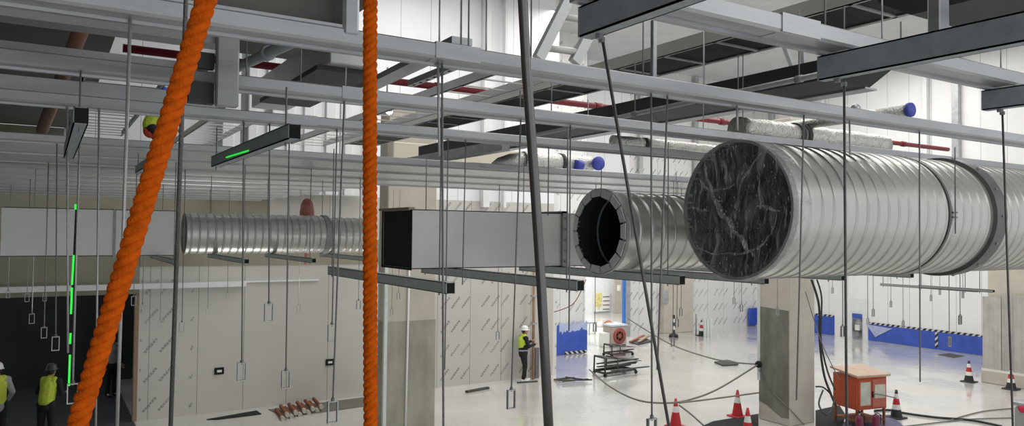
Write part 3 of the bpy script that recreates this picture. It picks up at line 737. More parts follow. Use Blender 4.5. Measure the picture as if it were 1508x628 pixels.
# foil-wrapped pipes
def pipe_x(name, label, pxa, pya, pxb, pyb, z, r, m=foil, n=20, caps=(), collars=()):
    a = at(pxa, pya, z=z); b = at(pxb, pyb, y=a.y); b.z = a.z
    t = thing(name, label, 'pipe', a)
    N = 24; pts = [a.lerp(b, i/N) for i in range(N+1)]
    rr = [r*(1+.035*math.sin(i*2.1)+.02*math.sin(i*5.3)) for i in range(N+1)]
    make('tube', MB().tube(pts, rr, n), m, t)
    for f in collars:
        q = a.lerp(b, f); make('collar', MB().tube([q-Vector((.03,0,0)), q+Vector((.03,0,0))], r*1.1, n), lag_dark, t)
    return t, a, b
t, a, b = pipe_x('foil_wrapped_pipe', 'foil-wrapped pipe with black collar above the big duct', 1085, 190, 1300, 197, .99, .115, collars=(.36, .4))
t, a, b = pipe_x('foil_wrapped_pipe', 'foil-wrapped pipe with blue end caps, right of the near thick rod', 770, 236, 868, 237, 1.03, .125, collars=(.55,))
q = at(881, 241, y=a.y-.2); make('blue_end_cap', MB().lathe([(0,-.03),(.10,-.03),(.105,0),(.10,.03),(0,.03)], q, 'y', 20), blue_cap, t)
make('branch', MB().tube([q+Vector((0,.02,0)), (q.x, a.y+.3, q.z), (q.x-.05, a.y+.35, q.z)], .085, 16), foil, t)
q2 = at(852, 243, y=a.y-.14); make('blue_band', MB().lathe([(.0,-.06),(.07,-.06),(.07,.06),(0,.06)], q2, 'x', 16), blue_cap, t)
make('elbow', MB().tube([a, a+Vector((-.2,.02,-.02)), a+Vector((-.34,.06,-.06)), a+Vector((-.4,.1,-.12))], [.11,.10,.085,.08], 14), foil, t)
t, a, b = pipe_x('foil_wrapped_pipe', 'slim foil-wrapped pipe left of the plastic-wrapped duct, under the third beam', 902, 207, 1050, 219, .98, .058, collars=(.3,))
q = at(1340, 162, z=1.12)
t = thing('capped_pipe', 'white pipe with a round blue end cap above the second beam at right', 'pipe', q)
make('blue_end_cap', MB().lathe([(0,-.02),(.062,-.02),(.066,0),(.062,.02),(0,.02)], q, 'y', 20), blue_cap, t)
make('tube', MB().tube([q+Vector((0,.02,0)), q+Vector((0,1.6,0))], .05, 14), foil, t)
make('branch', MB().tube([q+Vector((0,.3,0)), q+Vector((-.34,.3,0))], .03, 10), white_m, t)
make('valve', MB().sphere(q+Vector((-.34,.3,.02)), .045,.045,.045), stainless, t)
for (xa,ya,xb,yb,lb) in ((1152,58,1176,122,'slanting pale brace beside the slim galvanised pipe, upper right'), (1182,52,1184,116,'upright slotted brace beside the slim galvanised pipe, upper right')):
    pa, pb = at(xa, ya, y=5.8), at(xb, yb, y=5.8); make('brace_strut', MB().bar(pa+(pa-pb)*.5, pb, .05, .05, (0,1,0)), galv, label=lb, cat='strut')
# red fire main and brown pipe
RY, RZ = 10.75, 2.2
ra, rb_ = at(150, 67, y=RY), at(1330, 211, y=RY)
t = thing('red_fire_pipe', 'long dark red pipe running far behind the ceiling beams', 'pipe', (ra.x, RY, ra.z))
make('tube', MB().tube([(max(.8,ra.x),RY,ra.z),(at(1396,215,y=RY).x,RY,ra.z)], .055, 12), red_m, t)
for k in range(6): make('coupling', MB().tube([(2+k*3.2,RY,ra.z),(2.15+k*3.2,RY,ra.z)], .068, 12), red_m, t)
t = thing('red_fire_pipe', 'short dark red pipe in the top right corner behind the bracket', 'pipe', at(1360,16,y=9))
pa, pb = at(1350, 13, y=9), at(1440, 42, y=9)
make('tube', MB().tube([pa+(pa-pb)*.4, pb+(pb-pa)*1.0], .045, 10), red_m, t)
pa, pb = at(138, -5, d=6.2), at(62, 192, d=9.5)
t = thing('brown_pipe', 'brown primed pipe slanting behind the beams at the upper left', 'pipe', pb)
make('tube', MB().tube([pa+(pa-pb)*.3, pb], .068, 16), brown_m, t)
make('end_plug', MB().sphere(pb, .066,.066,.066), brown_m, t)
# diagonal brace pipe with collar
pa, pb = at(340, 104, d=5.6), at(438, 58, d=4.3)
t = thing('brace_pipe', 'dark diagonal brace pipe with a collar, between the orange ropes', 'pipe', pa)
make('tube', MB().tube([pa+(pa-pb)*.5, pb+(pb-pa)*.4], .036, 14), galv_dark, t)
q = pa.lerp(pb, .62); d = (pb-pa).normalized()*.03; make('collar', MB().tube([q-d, q+d], .048, 14), galv_dark, t)
# boxy air duct below the slab
t = thing('box_duct', 'boxy grey air duct below the slab, left of the right orange rope', 'duct', (2.37, 7.06, 1.6))
make('duct_shell', MB().bevbox(2.3, 2.76, 7.06, 10.3, 1.62, 1.95, .01), duct_flat, t)
make('underside_plate', MB().box(2.22, 2.84, 7.2, 9.5, 1.57, 1.62), lag_dark, t)  # dark plate along the underside of the box
# slotted strut
pa, pb = at(605, 123, z=1.25), at(680, 93, z=1.25)
t = thing('slotted_strut', 'short slotted steel strut between the second and third beams, right of the right rope', 'strut', pa)
make('rail', MB().bar(pa, pb, .06, .05), galv, t)
for k in range(7):
    q = pa.lerp(pb, (k+.5)/7); d = (pb-pa).normalized()*.02
    make('slot', MB().bar(q-d-Vector((0,0,.002)), q+d-Vector((0,0,.002)), .02, .05), black_m, t)
pa, pb = at(560, 119, z=1.35), at(640, 80, z=1.35)
make('flat_strut', MB().bar(pa+(pa-pb)*.6, pb+(pb-pa)*.4, .16, .05), galv, label='flat grey strut slanting right beside the right orange rope, above the third beam', cat='strut')
# leaning ladder
t = thing('leaning_ladder', 'pale aluminium ladder leaning at the top centre behind the second beam', 'ladder', at(820, 85, y=4.0))
A0, A1, B0, B1 = at(795, 82, y=4.6), at(842, -12, y=4.6), at(848, 88, y=4.6), at(893, 0, y=4.6)
make('side_rail', MB().bar(A0-(A1-A0)*.05, A1+(A1-A0)*.7, .08, .06, (0,1,0)), white_m, t)
make('side_rail', MB().bar(B0-(B1-B0)*.05, B1+(B1-B0)*.7, .08, .06, (0,1,0)), white_m, t)
for f in (.12, .62, 1.12, 1.6): make('rung', MB().tube([A0+(A1-A0)*f, B0+(B1-B0)*f], .026, 10), tray_lite, t)
# upper wide grey channel behind the third/fourth beams
pa, pb = at(600, 240, z=.98), at(745, 214, z=.98)
make('cross_channel', MB().bar((pa.x,pa.y,.98), (pb.x,pb.y,.98), .10, .12), galv, label='grey cross channel lying above the fourth beam, right of the right orange rope', cat='channel')
# cream box beyond
ca, cb = at(565, 236, d=15), at(745, 200, d=15)
make('cream_casing', MB().bevbox(ca.x, ca.x+3.4, 13.6, 13.9, .95, 1.75, .02), mat('cream_paint', (.75,.69,.55), .6, 0, .03, 1), label='cream casing beyond the beams, right of the right orange rope', cat='casing')
# bright work lamp
q = at(573, 163, d=10.5)
t = thing('work_lamp', 'small bright work lamp between the third and fourth beams', 'lamp', q)
make('lamp_face', MB().disc(q, .055, 'y', 20), lamp_m, t)
make('lamp_body', MB().lathe([(.06,-.002),(.07,.0),(.06,.09),(.02,.13),(0,.13)], q, 'y', 20), galv_dark, t)
make('lamp_bracket', MB().tube([q+Vector((0,.08,.05)), q+Vector((0,.08,.62))], .012, 8), galv_dark, t)
# tall white wall studs in front of the upper back wall
STU = [336,345,352,372,380,390,399,407,416,428,437,446,455,468,477,487,496,505,513,522,533,541]
for k, px in enumerate(STU):
    q = at(px, 150, y=20.6); w = random.choice((.05,.08,.11,.14))
    make('wall_stud', MB().bevbox(q.x-w, q.x+w, 20.50+.05*(k%3), 20.62+.05*(k%3), 1.0, 5.2, .01), white_m, label='upright white stud on the upper wall between ropes, %s from left' % (ordw+['seventeenth','eighteenth','nineteenth','twentieth','twenty-first','twenty-second'])[k].replace('nearest','first'), cat='stud', group='white studs on the upper wall')
for k, (px, wid) in enumerate(((745,.05),(718,.12),(945,.1),(1026,.12),(1135,.14),(1210,.08),(1407,.14),(1362,.1))):
    if px < 760: q = at(px, 60, y=20.8); bx = (q.x-wid, q.x+wid, 20.75, 20.95)
    elif px < 1115: q = at(px, 60, y=24.0 if px < 862 else 27.2); bx = (q.x-wid, q.x+wid, q.y-.05, q.y+.1)
    else: q = at(px, 150, x=32.2); bx = (32.15, 32.35, q.y-wid, q.y+wid)
    make('wall_rail', MB().bevbox(*bx, .8, 7.9, .01), galv if k in (2,3,4,6) else white_m, label='upright rail on the bright upper wall, %s from the left' % ordw[k].replace('nearest','first'), cat='rail', group='rails on the bright upper wall', kind='thing')

# ------------------------------------------------------------------ orange ropes
def rope(p, q, R, label, turns_per_m):
    p, q = Vector(p), Vector(q); p = q+(p-q)*((2.38-q.z)/(p.z-q.z)); d = q-p; Ln = d.length; d.normalize()
    a = d.cross(Vector((0,1,0))).normalized(); b = d.cross(a)
    t = thing('orange_rope', label, 'rope', p, 'thick orange ropes'); n = int(Ln*turns_per_m*18)
    for s in range(3):
        pts = []
        for i in range(n+1):
            f = i/n; an = 2*PI*(turns_per_m*Ln*f + s/3)
            sag = .004*math.sin(PI*f*2)
            pts.append(p+d*(Ln*f)+(a*math.cos(an)+b*math.sin(an))*R*.50+a*sag)
        make('strand', MB().tube(pts, R*.54, 10), orange_rope, t)
rope(at(321, -40, d=1.0), at(104, 660, d=1.0), .0135, 'slanting orange twisted rope in the left part, close to the viewer', 22)
rope(at(549, -40, d=1.25), at(546, 660, d=1.25), .0118, 'straight hanging orange twisted rope left of centre, close to the viewer', 26)

# ------------------------------------------------------------------ green laser line
g1, g2 = at(112, 300, y=11), at(103, 570, y=11)
t = thing('laser_line', 'bright green laser line down the dark doorway at the left', 'laser line', at(103, 570, y=6.0))  # glowing strips built in place of the projected laser light
for (xa, ya, xb, yb) in ((108.5,376,106,420),(106,424,104.5,463),(104,491,103,507),(103,523,101.5,569)):
    make('line_segment', MB().bar(at(xa,ya,y=6.0), at(xb,yb,y=6.0), .013, .006, (0,1,0)), green_l, t)
make('line_segment', MB().bar(at(112,301,y=6.0), at(112,309,y=6.0), .02, .006, (0,1,0)), green_l, t)
a, b = at(333,232.5,y=4.9), at(366,222.5,y=4.9)
make('line_segment', MB().bar(at(333,232,x=1.028), at(366,222,x=1.028), .006, .008), green_l, t)
make('guide_rail', MB().bar(at(113.5,301,y=6.012), at(101,571,y=6.012), .02, .008, (0,1,0)), black_m, t)

# ------------------------------------------------------------------ columns
# left column
cl = at(567, 600, d=17.8); clx = cl.x; cly = cl.y
t = thing('concrete_column', 'beige concrete column behind the right orange rope, with a white pipe down its face', 'column', (clx, cly, FLOOR))
tag(t, kind='thing')
wx = at(639.5, 600, y=cly).x - clx
make('shaft', MB().bevbox(clx, clx+wx, cly, cly+.55, FLOOR, 3.0, .02), conc, t)
make('grey_render', MB().box(clx-.006, clx+wx+.006, cly-.006, cly+.5, FLOOR, -2.15), mat('grey_green_render', (.34,.335,.27), .9, 0, .2, 1.6, .1, 12, stretch=(1.6,1,.5)), t, label='stained grey lower render')
q = at(600, 450, y=cly-.04)
make('white_pipe', MB().tube([(q.x,cly-.03,FLOOR),(q.x+.04,cly-.03,-.4)], .028, 10), white_m, t)
q = at(563, 500, y=cly-.1)
make('corner_guard', MB().box(clx-.06, clx+.02, cly-.03, cly+.06, FLOOR, -.5), galv_green, t)
# right column: corner toward viewer
rc = at(1163, 628, d=18.9); rcx, rcy = rc.x, rc.y
t = thing('concrete_column', 'beige concrete column right of centre with a dark damp patch', 'column', (rcx, rcy, FLOOR)); tag(t, kind='thing')
ylen = at(1117, 600, x=rcx).y - rcy; xlen = at(1200, 600, y=rcy).x - rcx
make('shaft', MB().bevbox(rcx, rcx+xlen, rcy, rcy+ylen, FLOOR, 3.0, .02), conc, t)
zt, zbm = at(1140, 455, x=rcx).z, at(1140, 607, x=rcx).z
pts = [(rcy+.02, zt-.02), (rcy+ylen*.98, zt+.02), (rcy+ylen*.98, zbm+.2), (rcy+ylen*.7, zbm+.12), (rcy+ylen*.5, zbm+.02), (rcy+ylen*.25, zbm-.1), (rcy+.02, zbm-.08)]
make('damp_patch', MB().prism(pts, rcx-.008, rcx+.01, 'x'), conc_d, t, label='dark grey damp patch')
make('corner_guard', MB().box(rcx-.02, rcx+.02, rcy+ylen-.06, rcy+ylen+.03, at(1117,560,x=rcx).z, -.3), galv_green, t)
make('hook', MB().sphere(at(1117, 537, x=rcx-.05), .09,.09,.09), black_m, t)
# beige pier beyond
pr_ = [at(976, 490, y=27.2), at(1019, 490, y=27.2)]
make('far_pier', MB().bevbox(pr_[0].x, pr_[1].x, 27.1, 27.4, FLOOR, 2, .02), conc, label='far beige pier between the two printed wall stretches', cat='pier', kind='thing')
t = thing('wall_box', 'small grey box high on the far beige pier', 'box', at(980,447,y=27.05)); q = at(980, 447, y=27.05)
make('cover', MB().bevbox(q.x-.18, q.x+.18, 27.0, 27.1, q.z, q.z+.6, .02), galv, t)
# grey sheeted pillar at the right
sx = 26.6
t = thing('sheeted_pillar', 'grey pillar at the right edge clad in upright sheets above a beige plinth', 'pillar', (sx, 11.5, FLOOR)); tag(t, kind='thing')
make('plinth', MB().bevbox(sx-.05, sx+1.6, 10.4, 13.15, FLOOR, FLOOR+.42, .02), conc, t)
make('core', MB().box(sx+.12, sx+1.5, 10.5, 13.0, FLOOR+.42, 1.5), conc, t)
for k, (y0, y1, h, dx) in enumerate(((12.55,13.12,2.85,0),(12.15,12.54,2.98,.03),(11.55,12.14,2.95,-.02),(10.9,11.54,2.9,.02))):
    mb = MB(); nw = 8
    poly = [(sx+dx+(.03 if i % 2 else 0), y0+(y1-y0)*i/nw) for i in range(nw+1)]
    poly = poly+[(a+.02, b) for a, b in poly[::-1]]
    mb.prism(poly, FLOOR+.42, FLOOR+h, 'z'); make('sheet', mb, corr, t)
make('tape_strip', MB().box(sx-.03, sx+.01, 10.9, 13.15, FLOOR+.42, FLOOR+.47), paper, t)

# ------------------------------------------------------------------ blue protective film on the walls
def blue_sheet_x(px0, px1, zt, label, y, back=.03):
    a, b = at(px0, 520, y=y), at(px1, 520, y=y)
    t = thing('blue_film', label, 'protective film', ((a.x+b.x)/2, y, FLOOR), 'blue film along the walls')
    n = 22; top = [(a.x+(b.x-a.x)*i/n, zt+random.uniform(-.05,.06)) for i in range(n+1)]
    make('sheet', MB().prism([(a.x,FLOOR+.02),(b.x,FLOOR+.02)]+top[::-1], y-back, y, 'y'), blue_m, t)
    rag = [(x, z+.02+random.uniform(0,.12)) for x, z in top[3:]]
    make('torn_edge', MB().prism([(x, z-.16-random.uniform(0,.18)) for x, z in top[3:]]+rag[::-1], y-back-.006, y-back-.001, 'y'), mat('torn_pale_film', (.45,.52,.72), .4), t)
    make('hazard_strip', MB().box(a.x+(b.x-a.x)*.3, b.x, y-back-.008, y-back-.002, FLOOR+.03, FLOOR+.14), hazard, t)
blue_sheet_x(816, 864, FLOOR+1.18, 'blue film on the wall right of the near thick rod', 24.2)
def blue_sheet_y(px0, px1, py, zt, label, x=32.4, patch=False, hz=True):
    a, b = at(px0, py, x=x), at(px1, py, x=x)
    t = thing('blue_film', label, 'protective film', (x, (a.y+b.y)/2, FLOOR), 'blue film along the walls')
    make('sheet', MB().box(x-.03, x, b.y, a.y, FLOOR+.02, FLOOR+zt), blue_m, t)
    make('hazard_strip', MB().box(x-.04, x-.032, b.y, a.y, FLOOR+zt-.05, FLOOR+zt+.04), hazard, t)
    return t, a, b
blue_sheet_y(1116, 1229, 485, .95, 'blue film with striped top edge right of the right column')
t, a, b = blue_sheet_y(1279, 1448, 500, .82, 'long blue film with striped top edge, left of the grey sheeted pillar')
q = at(1378, 505, x=32.3); make('vertical_stripes', MB().box(32.355,32.362,q.y-.06,q.y+.06,FLOOR+.1,FLOOR+.75), hazard, t)
q = at(1290, 492, x=32.3); make('torn_flap', MB().prism([(q.y+.5,FLOOR+.75),(q.y-.75,FLOOR+.68),(q.y-.1,FLOOR+.3),(q.y+.05,FLOOR+.2)], 32.33, 32.345, 'x'), mat('pale_film', (.42,.46,.66), .4), t)
q = at(1110, 473, y=27.2)
make('blue_board', MB().bevbox(q.x-.35, q.x+.3, 27.2, 27.3, FLOOR+.05, FLOOR+.95, .02), blue_m, label='small blue board in the far corner left of the right column', cat='board')
# poster in a white door frame
pa, pb = at(1243, 480, x=32.38), at(1275, 480, x=32.38)
struct('door_1', MB().box(32.36, 32.4, pb.y, pa.y, FLOOR, FLOOR+1.9), white_m)
a, b = at(1255, 480, x=32.3), at(1269, 480, x=32.3); zt, zb2 = at(1262, 463, x=32.3).z, at(1262, 505, x=32.3).z
t = thing('poster_board', 'upright poster board with blue header on the white right wall', 'poster', (32.3, (a.y+b.y)/2, zb2))
make('picture', MB().box(32.3, 32.34, b.y, a.y, zb2, zt), mat('grey_photo_print', (.25,.26,.29), .5, 0, .9, 2.5), t)
make('header', MB().box(32.29, 32.31, b.y, a.y, zt-.2, zt+.02), blue_m, t)
make('white_patch', MB().box(32.285, 32.31, b.y+.1, a.y-.15, zt-.75, zt-.5), paper, t)

# ------------------------------------------------------------------ sockets, pole and wall fittings
for px, py, lb in ((323,547,'black socket plate low on the pale wall, nearer the left orange rope'), (486,534,'black socket plate low on the pale wall, beside the long rod')):
    q = at(px, py, y=YB-.03)
    t = thing('socket_plate', lb, 'socket', q, 'sockets on the pale wall')
    make('plate', MB().bevbox(q.x-.12, q.x+.12, YB-.04, YB, q.z-.09, q.z+.09, .01), black_m, t)
    make('socket_insert', MB().box(q.x-.06, q.x+.06, YB-.05, YB-.039, q.z-.03, q.z+.03), paper, t)
q = at(785, 560, y=20.7)
t = thing('scaffold_pole', 'brown upright pole in front of the standing worker', 'pole', (q.x, 20.7, FLOOR))
make('tube', MB().tube([(q.x,20.7,FLOOR),(q.x,20.7,-1.2)], .05, 10), wood, t)
for z in (-3.0,-2.1): make('clamp', MB().box(q.x-.09,q.x+.09,20.62,20.78,z,z+.06), galv, t)
q2 = at(788, 556, y=20.85); make('side_post', MB().box(q2.x-.02, q2.x+.12, 20.8, 20.9, FLOOR, FLOOR+1.0), mat('grey_purple_board', (.16,.15,.18), .6), t)

# ------------------------------------------------------------------ far doorway
a, b = at(903, 470, y=35.5), at(919, 470, y=35.5)
t = thing('door_leaf', 'grey-brown door with a white notice in the bright far doorway', 'door', (a.x, 35.5, FLOOR)); tag(t, kind='thing')
make('leaf', MB().bevbox(a.x, b.x, 35.4, 35.5, FLOOR, FLOOR+2.1, .01), door_m, t)
make('notice', MB().box(a.x+.2, a.x+.45, 35.38, 35.4, FLOOR+1.35, FLOOR+1.7), paper, t)
q = at(919, 470, y=27.3); make('blue_post', MB().bevbox(q.x-.07, q.x+.07, 27.25, 27.38, FLOOR, FLOOR+3.4, .01), mat('bright_blue_paint', (.05,.19,.55), .5), label='bright blue upright post at the right of the far doorway', cat='post')
q = at(924, 470, y=27.35); make('grey_post', MB().bevbox(q.x-.1, q.x+.1, 27.25, 27.39, FLOOR, FLOOR+3.4, .01), galv, label='grey frame post beside the bright blue post', cat='post', kind='thing')
a = at(884, 455, y=35.6)
t = thing('wall_drawing', 'sheet with yellow drawing on the wall of the bright far room', 'poster', (a.x, 35.8, a.z))
make('sheet', MB().box(a.x-.25, a.x+.95, 35.85, 35.95, a.z-.2, a.z+1.0), paper, t)
make('drawing', MB().box(a.x-.2, a.x+.3, 35.83, 35.86, a.z+.1, a.z+.9).box(a.x+.05,a.x+.1,35.83,35.86,a.z-.1,a.z+.1), paper_y, t)
for k in range(4): make('printed_line', MB().box(a.x+.4, a.x+.9, 35.83, 35.86, a.z-.1+k*.25, a.z-.06+k*.25), ink, t)
q = fl(893, 482)
t = thing('debris_heap', 'low heap of brown debris in the bright far doorway', 'debris', q)
for k in range(9):
    o = Vector((random.uniform(-.5,.5), random.uniform(-.4,.4), 0)); r = random.uniform(.08,.22)
    make('lump', MB().sphere((q.x+o.x,q.y+o.y,FLOOR+r*.5), r, r*.8, r*.9, 7, 5), random.choice((rust, wood, paper)), t)
q = fl(877, 492); t = thing('trestle', 'pale trestle standing in the far doorway', 'trestle', q)
make('top', MB().box(q.x-.9,q.x+.1,q.y,q.y+.6,FLOOR+.5,FLOOR+.56), galv, t)
for dx in (-.85,.0):
    for dy in (.05,.5): make('leg', MB().bar((q.x+dx,q.y+dy,FLOOR),(q.x+dx+.04,q.y+dy,FLOOR+.5),.04,.04), galv, t)

# ------------------------------------------------------------------ red-faced blower
q = fl(912, 511)
t = thing('box_fan', 'grey boxed machine with a round red fan face on the far floor', 'fan', q)
d = q.y; w = .42
make('casing', MB().bevbox(q.x-w, q.x+w, q.y, q.y+.6, FLOOR+.06, FLOOR+.86, .03), mat('machine_tan', (.40,.34,.30), .6), t)
make('fan_ring', MB().lathe([(.20,-.02),(.34,-.02),(.34,.03),(.20,.03)], (q.x,q.y-.01,FLOOR+.45), 'y', 24), mat('dull_red_paint', (.30,.06,.05), .6), t)
make('fan_hub', MB().lathe([(0,-.03),(.1,-.03),(.1,.02),(0,.02)], (q.x,q.y-.01,FLOOR+.45), 'y', 16), rust, t)
make('grille', MB().lathe([(0,.0),(.2,.0)], (q.x,q.y-.005,FLOOR+.45), 'y', 24), black_m, t)
for k in range(6):
    a = PI*k/3; make('blade', MB().bar((q.x+.08*math.cos(a),q.y-.02,FLOOR+.45+.08*math.sin(a)),(q.x+.21*math.cos(a),q.y-.02,FLOOR+.45+.21*math.sin(a)),.012,.06,(0,1,0)), rust, t)
make('lid', MB().box(q.x-w-.02, q.x+w+.02, q.y-.02, q.y+.62, FLOOR+.86, FLOOR+.93), mat('pale_blue_lid', (.55,.60,.68), .5), t)
for sx_ in (-.35,.35):
    make('foot', MB().box(q.x+sx_-.05,q.x+sx_+.05,q.y+.05,q.y+.55,FLOOR,FLOOR+.06), black_m, t)
make('side_box', MB().bevbox(q.x-w-.3,q.x-w,q.y+.1,q.y+.5,FLOOR,FLOOR+.6,.02), paper, t)

# ------------------------------------------------------------------ scrap frames, plates, bars
def frame_stack(px, py, label, L=1.5, W=.8, H=.55, n=3, sheet=True):
    q = fl(px, py); t = thing('steel_trolley', label, 'trolley', q, 'steel trolleys on the far floor')
    make('frame', MB().bar((q.x,q.y,FLOOR+.12),(q.x+L,q.y+.1,FLOOR+.12),.06,.06).bar((q.x,q.y+W,FLOOR+.12),(q.x+L,q.y+W,FLOOR+.12),.06,.06).bar((q.x,q.y,FLOOR+.12),(q.x,q.y+W,FLOOR+.12),.06,.06).bar((q.x+L,q.y,FLOOR+.12),(q.x+L,q.y+W,FLOOR+.12),.06,.06), scrap, t)
    make('handle', MB().tube([(q.x,q.y,FLOOR+.12),(q.x,q.y,FLOOR+H),(q.x+.02,q.y+W,FLOOR+H),(q.x,q.y+W,FLOOR+.12)], .03, 8), scrap, t)
    make('handle', MB().tube([(q.x+L*.4,q.y,FLOOR+.12),(q.x+L*.4,q.y,FLOOR+H*.95),(q.x+L*.4,q.y+W,FLOOR+H*.95),(q.x+L*.4,q.y+W,FLOOR+.12)], .025, 8), scrap, t)
    if sheet: make('tray_sheet', MB().add([(q.x,q.y,FLOOR+H),(q.x+L*1.25,q.y+.1,FLOOR+H*.62),(q.x+L*1.1,q.y+W,FLOOR+H*.66),(q.x,q.y+W,FLOOR+H+.02),(q.x,q.y,FLOOR+H+.02),(q.x+L*1.25,q.y+.1,FLOOR+H*.62+.02),(q.x+L*1.1,q.y+W,FLOOR+H*.66+.02),(q.x,q.y+W,FLOOR+H+.04)], [(0,1,2,3),(4,5,6,7),(0,1,5,4),(1,2,6,5),(2,3,7,6),(3,0,4,7)]), scrap, t)
    for a in (0,L):
        for b in (0,W): make('wheel', MB().lathe([(0,-.02),(.06,-.02),(.06,.02),(0,.02)], (q.x+a,q.y+b,FLOOR+.06), 'y', 12), black_m, t)
    for k in range(n):
        x, y = q.x+random.uniform(.2,.4), q.y+random.uniform(-.1,W)
        make('loose_bar', MB().bar((x-.3,y-.2,FLOOR+.2+k*.05),(x+L,y+random.uniform(-.3,.2),FLOOR+.2+k*.05),.09,.03), scrap, t)
    return t
frame_stack(891, 556, 'loaded dark steel trolley heap in the middle of the bright floor', 1.35, .6, .62, 6)
frame_stack(901, 527, 'smaller steel trolley behind the loaded one', 1.05, .5, .45, 1)
def flat(name, label, cat, corners, m, h=.03, lift=0.0):
    pts = [fl(*c) for c in corners]
    return make(name, MB().prism([(p.x,p.y) for p in pts], FLOOR+lift+.001, FLOOR+lift+h, 'z'), m, label=label, cat=cat)
flat('metal_plate', 'dark square metal plate lying alone on the bright floor', 'plate', [(1052,535),(1071,532),(1088,536),(1086,539),(1064,540)], scrap, .05)
t = flat('timber_scraps', 'broken wooden frame scraps behind the red-faced fan', 'scraps', [(926,505),(950,500),(960,504),(940,509)], scrap, .06)
make('board', MB().bar(fl(928,507)+Vector((0,0,.1)), fl(948,501)+Vector((0,0,.2)), .12,.04), rust, t)
make('board', MB().bar(fl(940,508)+Vector((0,0,.12)), fl(956,500)+Vector((0,0,.16)), .12,.04), wood, t)
t = thing('bar_bundle', 'bundle of loose dark bars on the floor right of the near thick rod', 'bars', fl(840,563))
for k, (a, b) in enumerate((((816,561),(838,558)),((818,562),(846,559)),((822,564),(872,563)),((828,566),(866,563)),((833,561),(862,565)))):
    make('bar', MB().bar(fl(*a)+Vector((0,0,.03+.02*k)), fl(*b)+Vector((0,0,.03+.02*k)), .05,.04), scrap, t)
make('floor_strip', MB().bar(fl(687,579)+Vector((0,0,.03)), fl(719,573)+Vector((0,0,.03)), .12,.06), scrap, label='short dark strip on the floor below the printed wall', cat='strip')
make('floor_strip', MB().bar(fl(762,565)+Vector((0,0,.02)), fl(791,563)+Vector((0,0,.02)), .08,.04), scrap, label='thin dark strip at the feet of the standing worker', cat='strip')
flat('dark_mat', 'long narrow dark strip on the floor below the pale wall', 'strip', [(304,619),(378,606),(385,611),(320,619)], black_m, .02)
flat('grey_mat', 'dull grey mat under the rusty pile', 'mat', [(395,604),(536,586),(560,596),(420,616)], mat('dusty_mat', (.16,.155,.13), .9), .012)
t = thing('rusty_pile', 'pile of rust-brown steel tubes on the mat below the pale wall', 'pile', fl(440,612))
for k in range(10):
    f = k/9; a = fl(412+56*f, 615-13*f); lift = .04+.07*(k % 2)
    make('tube', MB().tube([a+Vector((0,-.2,lift)), a+Vector((.1,.7,lift))], .05, 10), rust, t)
    make('tube', MB().tube([a+Vector((.0,-.22,lift)), a+Vector((-.02,-.4,lift))], .055, 10), conc, t)
flat('floor_patch', 'dark drain patch on the floor before the long blue film', 'patch', [(1380,523),(1398,521),(1420,525),(1405,528)], scrap, .01)
flat('black_sheet', 'black sheet on the floor left of the right column base', 'sheet', [(1010,640),(1050,622),(1117,611),(1117,640)], black_m, .02)
flat('black_sheet', 'black sheet on the floor behind the orange cabinet', 'sheet', [(1201,606),(1236,598),(1245,612),(1240,632),(1201,632)], black_m, .02)
flat('cabinet_shade_patch', 'dark purple shade patch under the orange cabinet', 'mat', [(1225,640),(1256,612),(1310,612),(1345,640)], purple_shade, .015)  # bluish shadow under the cabinet painted as a flat dark patch
random.seed(11)

# ------------------------------------------------------------------ traffic cones
def cone(px, py, label, h=.70, kind='red', s=1.0):
    q = fl(px, py); t = thing('traffic_cone', label, 'traffic cone', q, 'traffic cones on the floor')
    def R(f): return .145*(1-f)+.028*f
    z = FLOOR
    bm = cone_r if kind == 'red' else cone_b
    make('base', MB().bevbox(q.x-.2,q.x+.2,q.y-.2,q.y+.2,z,z+.035,.012), cone_b if kind != 'red' else cone_r, t)
    bands = [(.0,.50,cone_r,'body'),(.50,.72,cone_w,'white_band'),(.72,1.0,cone_r,'tip')] if kind == 'red' else \
            [(.0,.28,cone_b,'body'),(.28,.46,cone_w,'white_band'),(.46,.68,cone_r,'red_band'),(.68,.86,cone_w,'white_band'),(.86,1.0,cone_b,'tip')]
    for a, b, m, nm in bands:
        pr = [(R(a), z+.035+(h-.035)*a-q.z), (R(b), z+.035+(h-.035)*b-q.z)]
        if b == 1.0: pr.append((0, z+h-q.z))
        make(nm, MB().lathe(pr, q, n=20), m, t)
cone(995, 629, 'red cone with one white band at the bottom edge left of the right column')
cone(1086, 614, 'red cone with one white band standing just left of the right column')
cone(1101, 645, 'red cone cut by the bottom edge at the foot of the right column')
cone(1320, 616, 'black-footed striped cone standing right of the orange cabinet', kind='b', h=.74)
cone(1427, 563, 'black-footed striped cone standing left of the grey sheeted pillar', kind='b', h=.70)
cone(1489, 574, 'black-footed striped cone in front of the grey sheeted pillar', kind='b', h=.70)
cone(1033, 495, 'far small striped cone beside a row of grey posts', kind='b', h=.75)
q = fl(992, 497); t = thing('striped_post', 'slim striped post on a black foot before the far beige pier', 'post', q)
make('base', MB().lathe([(0,0),(.22,0),(.2,.12),(.06,.18)], q, n=16), cone_b, t)
for k in range(5): make('band', MB().lathe([(.06,.18+k*.17),(.06,.35+k*.17)], q, n=12), cone_w if k % 2 else cone_b, t)
for k, px in enumerate((1038, 1042, 1046.5)):
    q = fl(px, 497); make('grey_post', MB().bevbox(q.x-.05,q.x+.05,q.y-.05,q.y+.05,FLOOR,FLOOR+.85,.01), galv_green, label='short grey post beside the far small cone, %s of three' % ('first','second','last')[k], cat='post', group='short grey posts')
q = fl(1025, 494); make('grey_post', MB().tube([(q.x,q.y,FLOOR),(q.x,q.y,FLOOR+1.0)], .03, 8), rodm, label='thin upright bar left of the far small cone', cat='post')

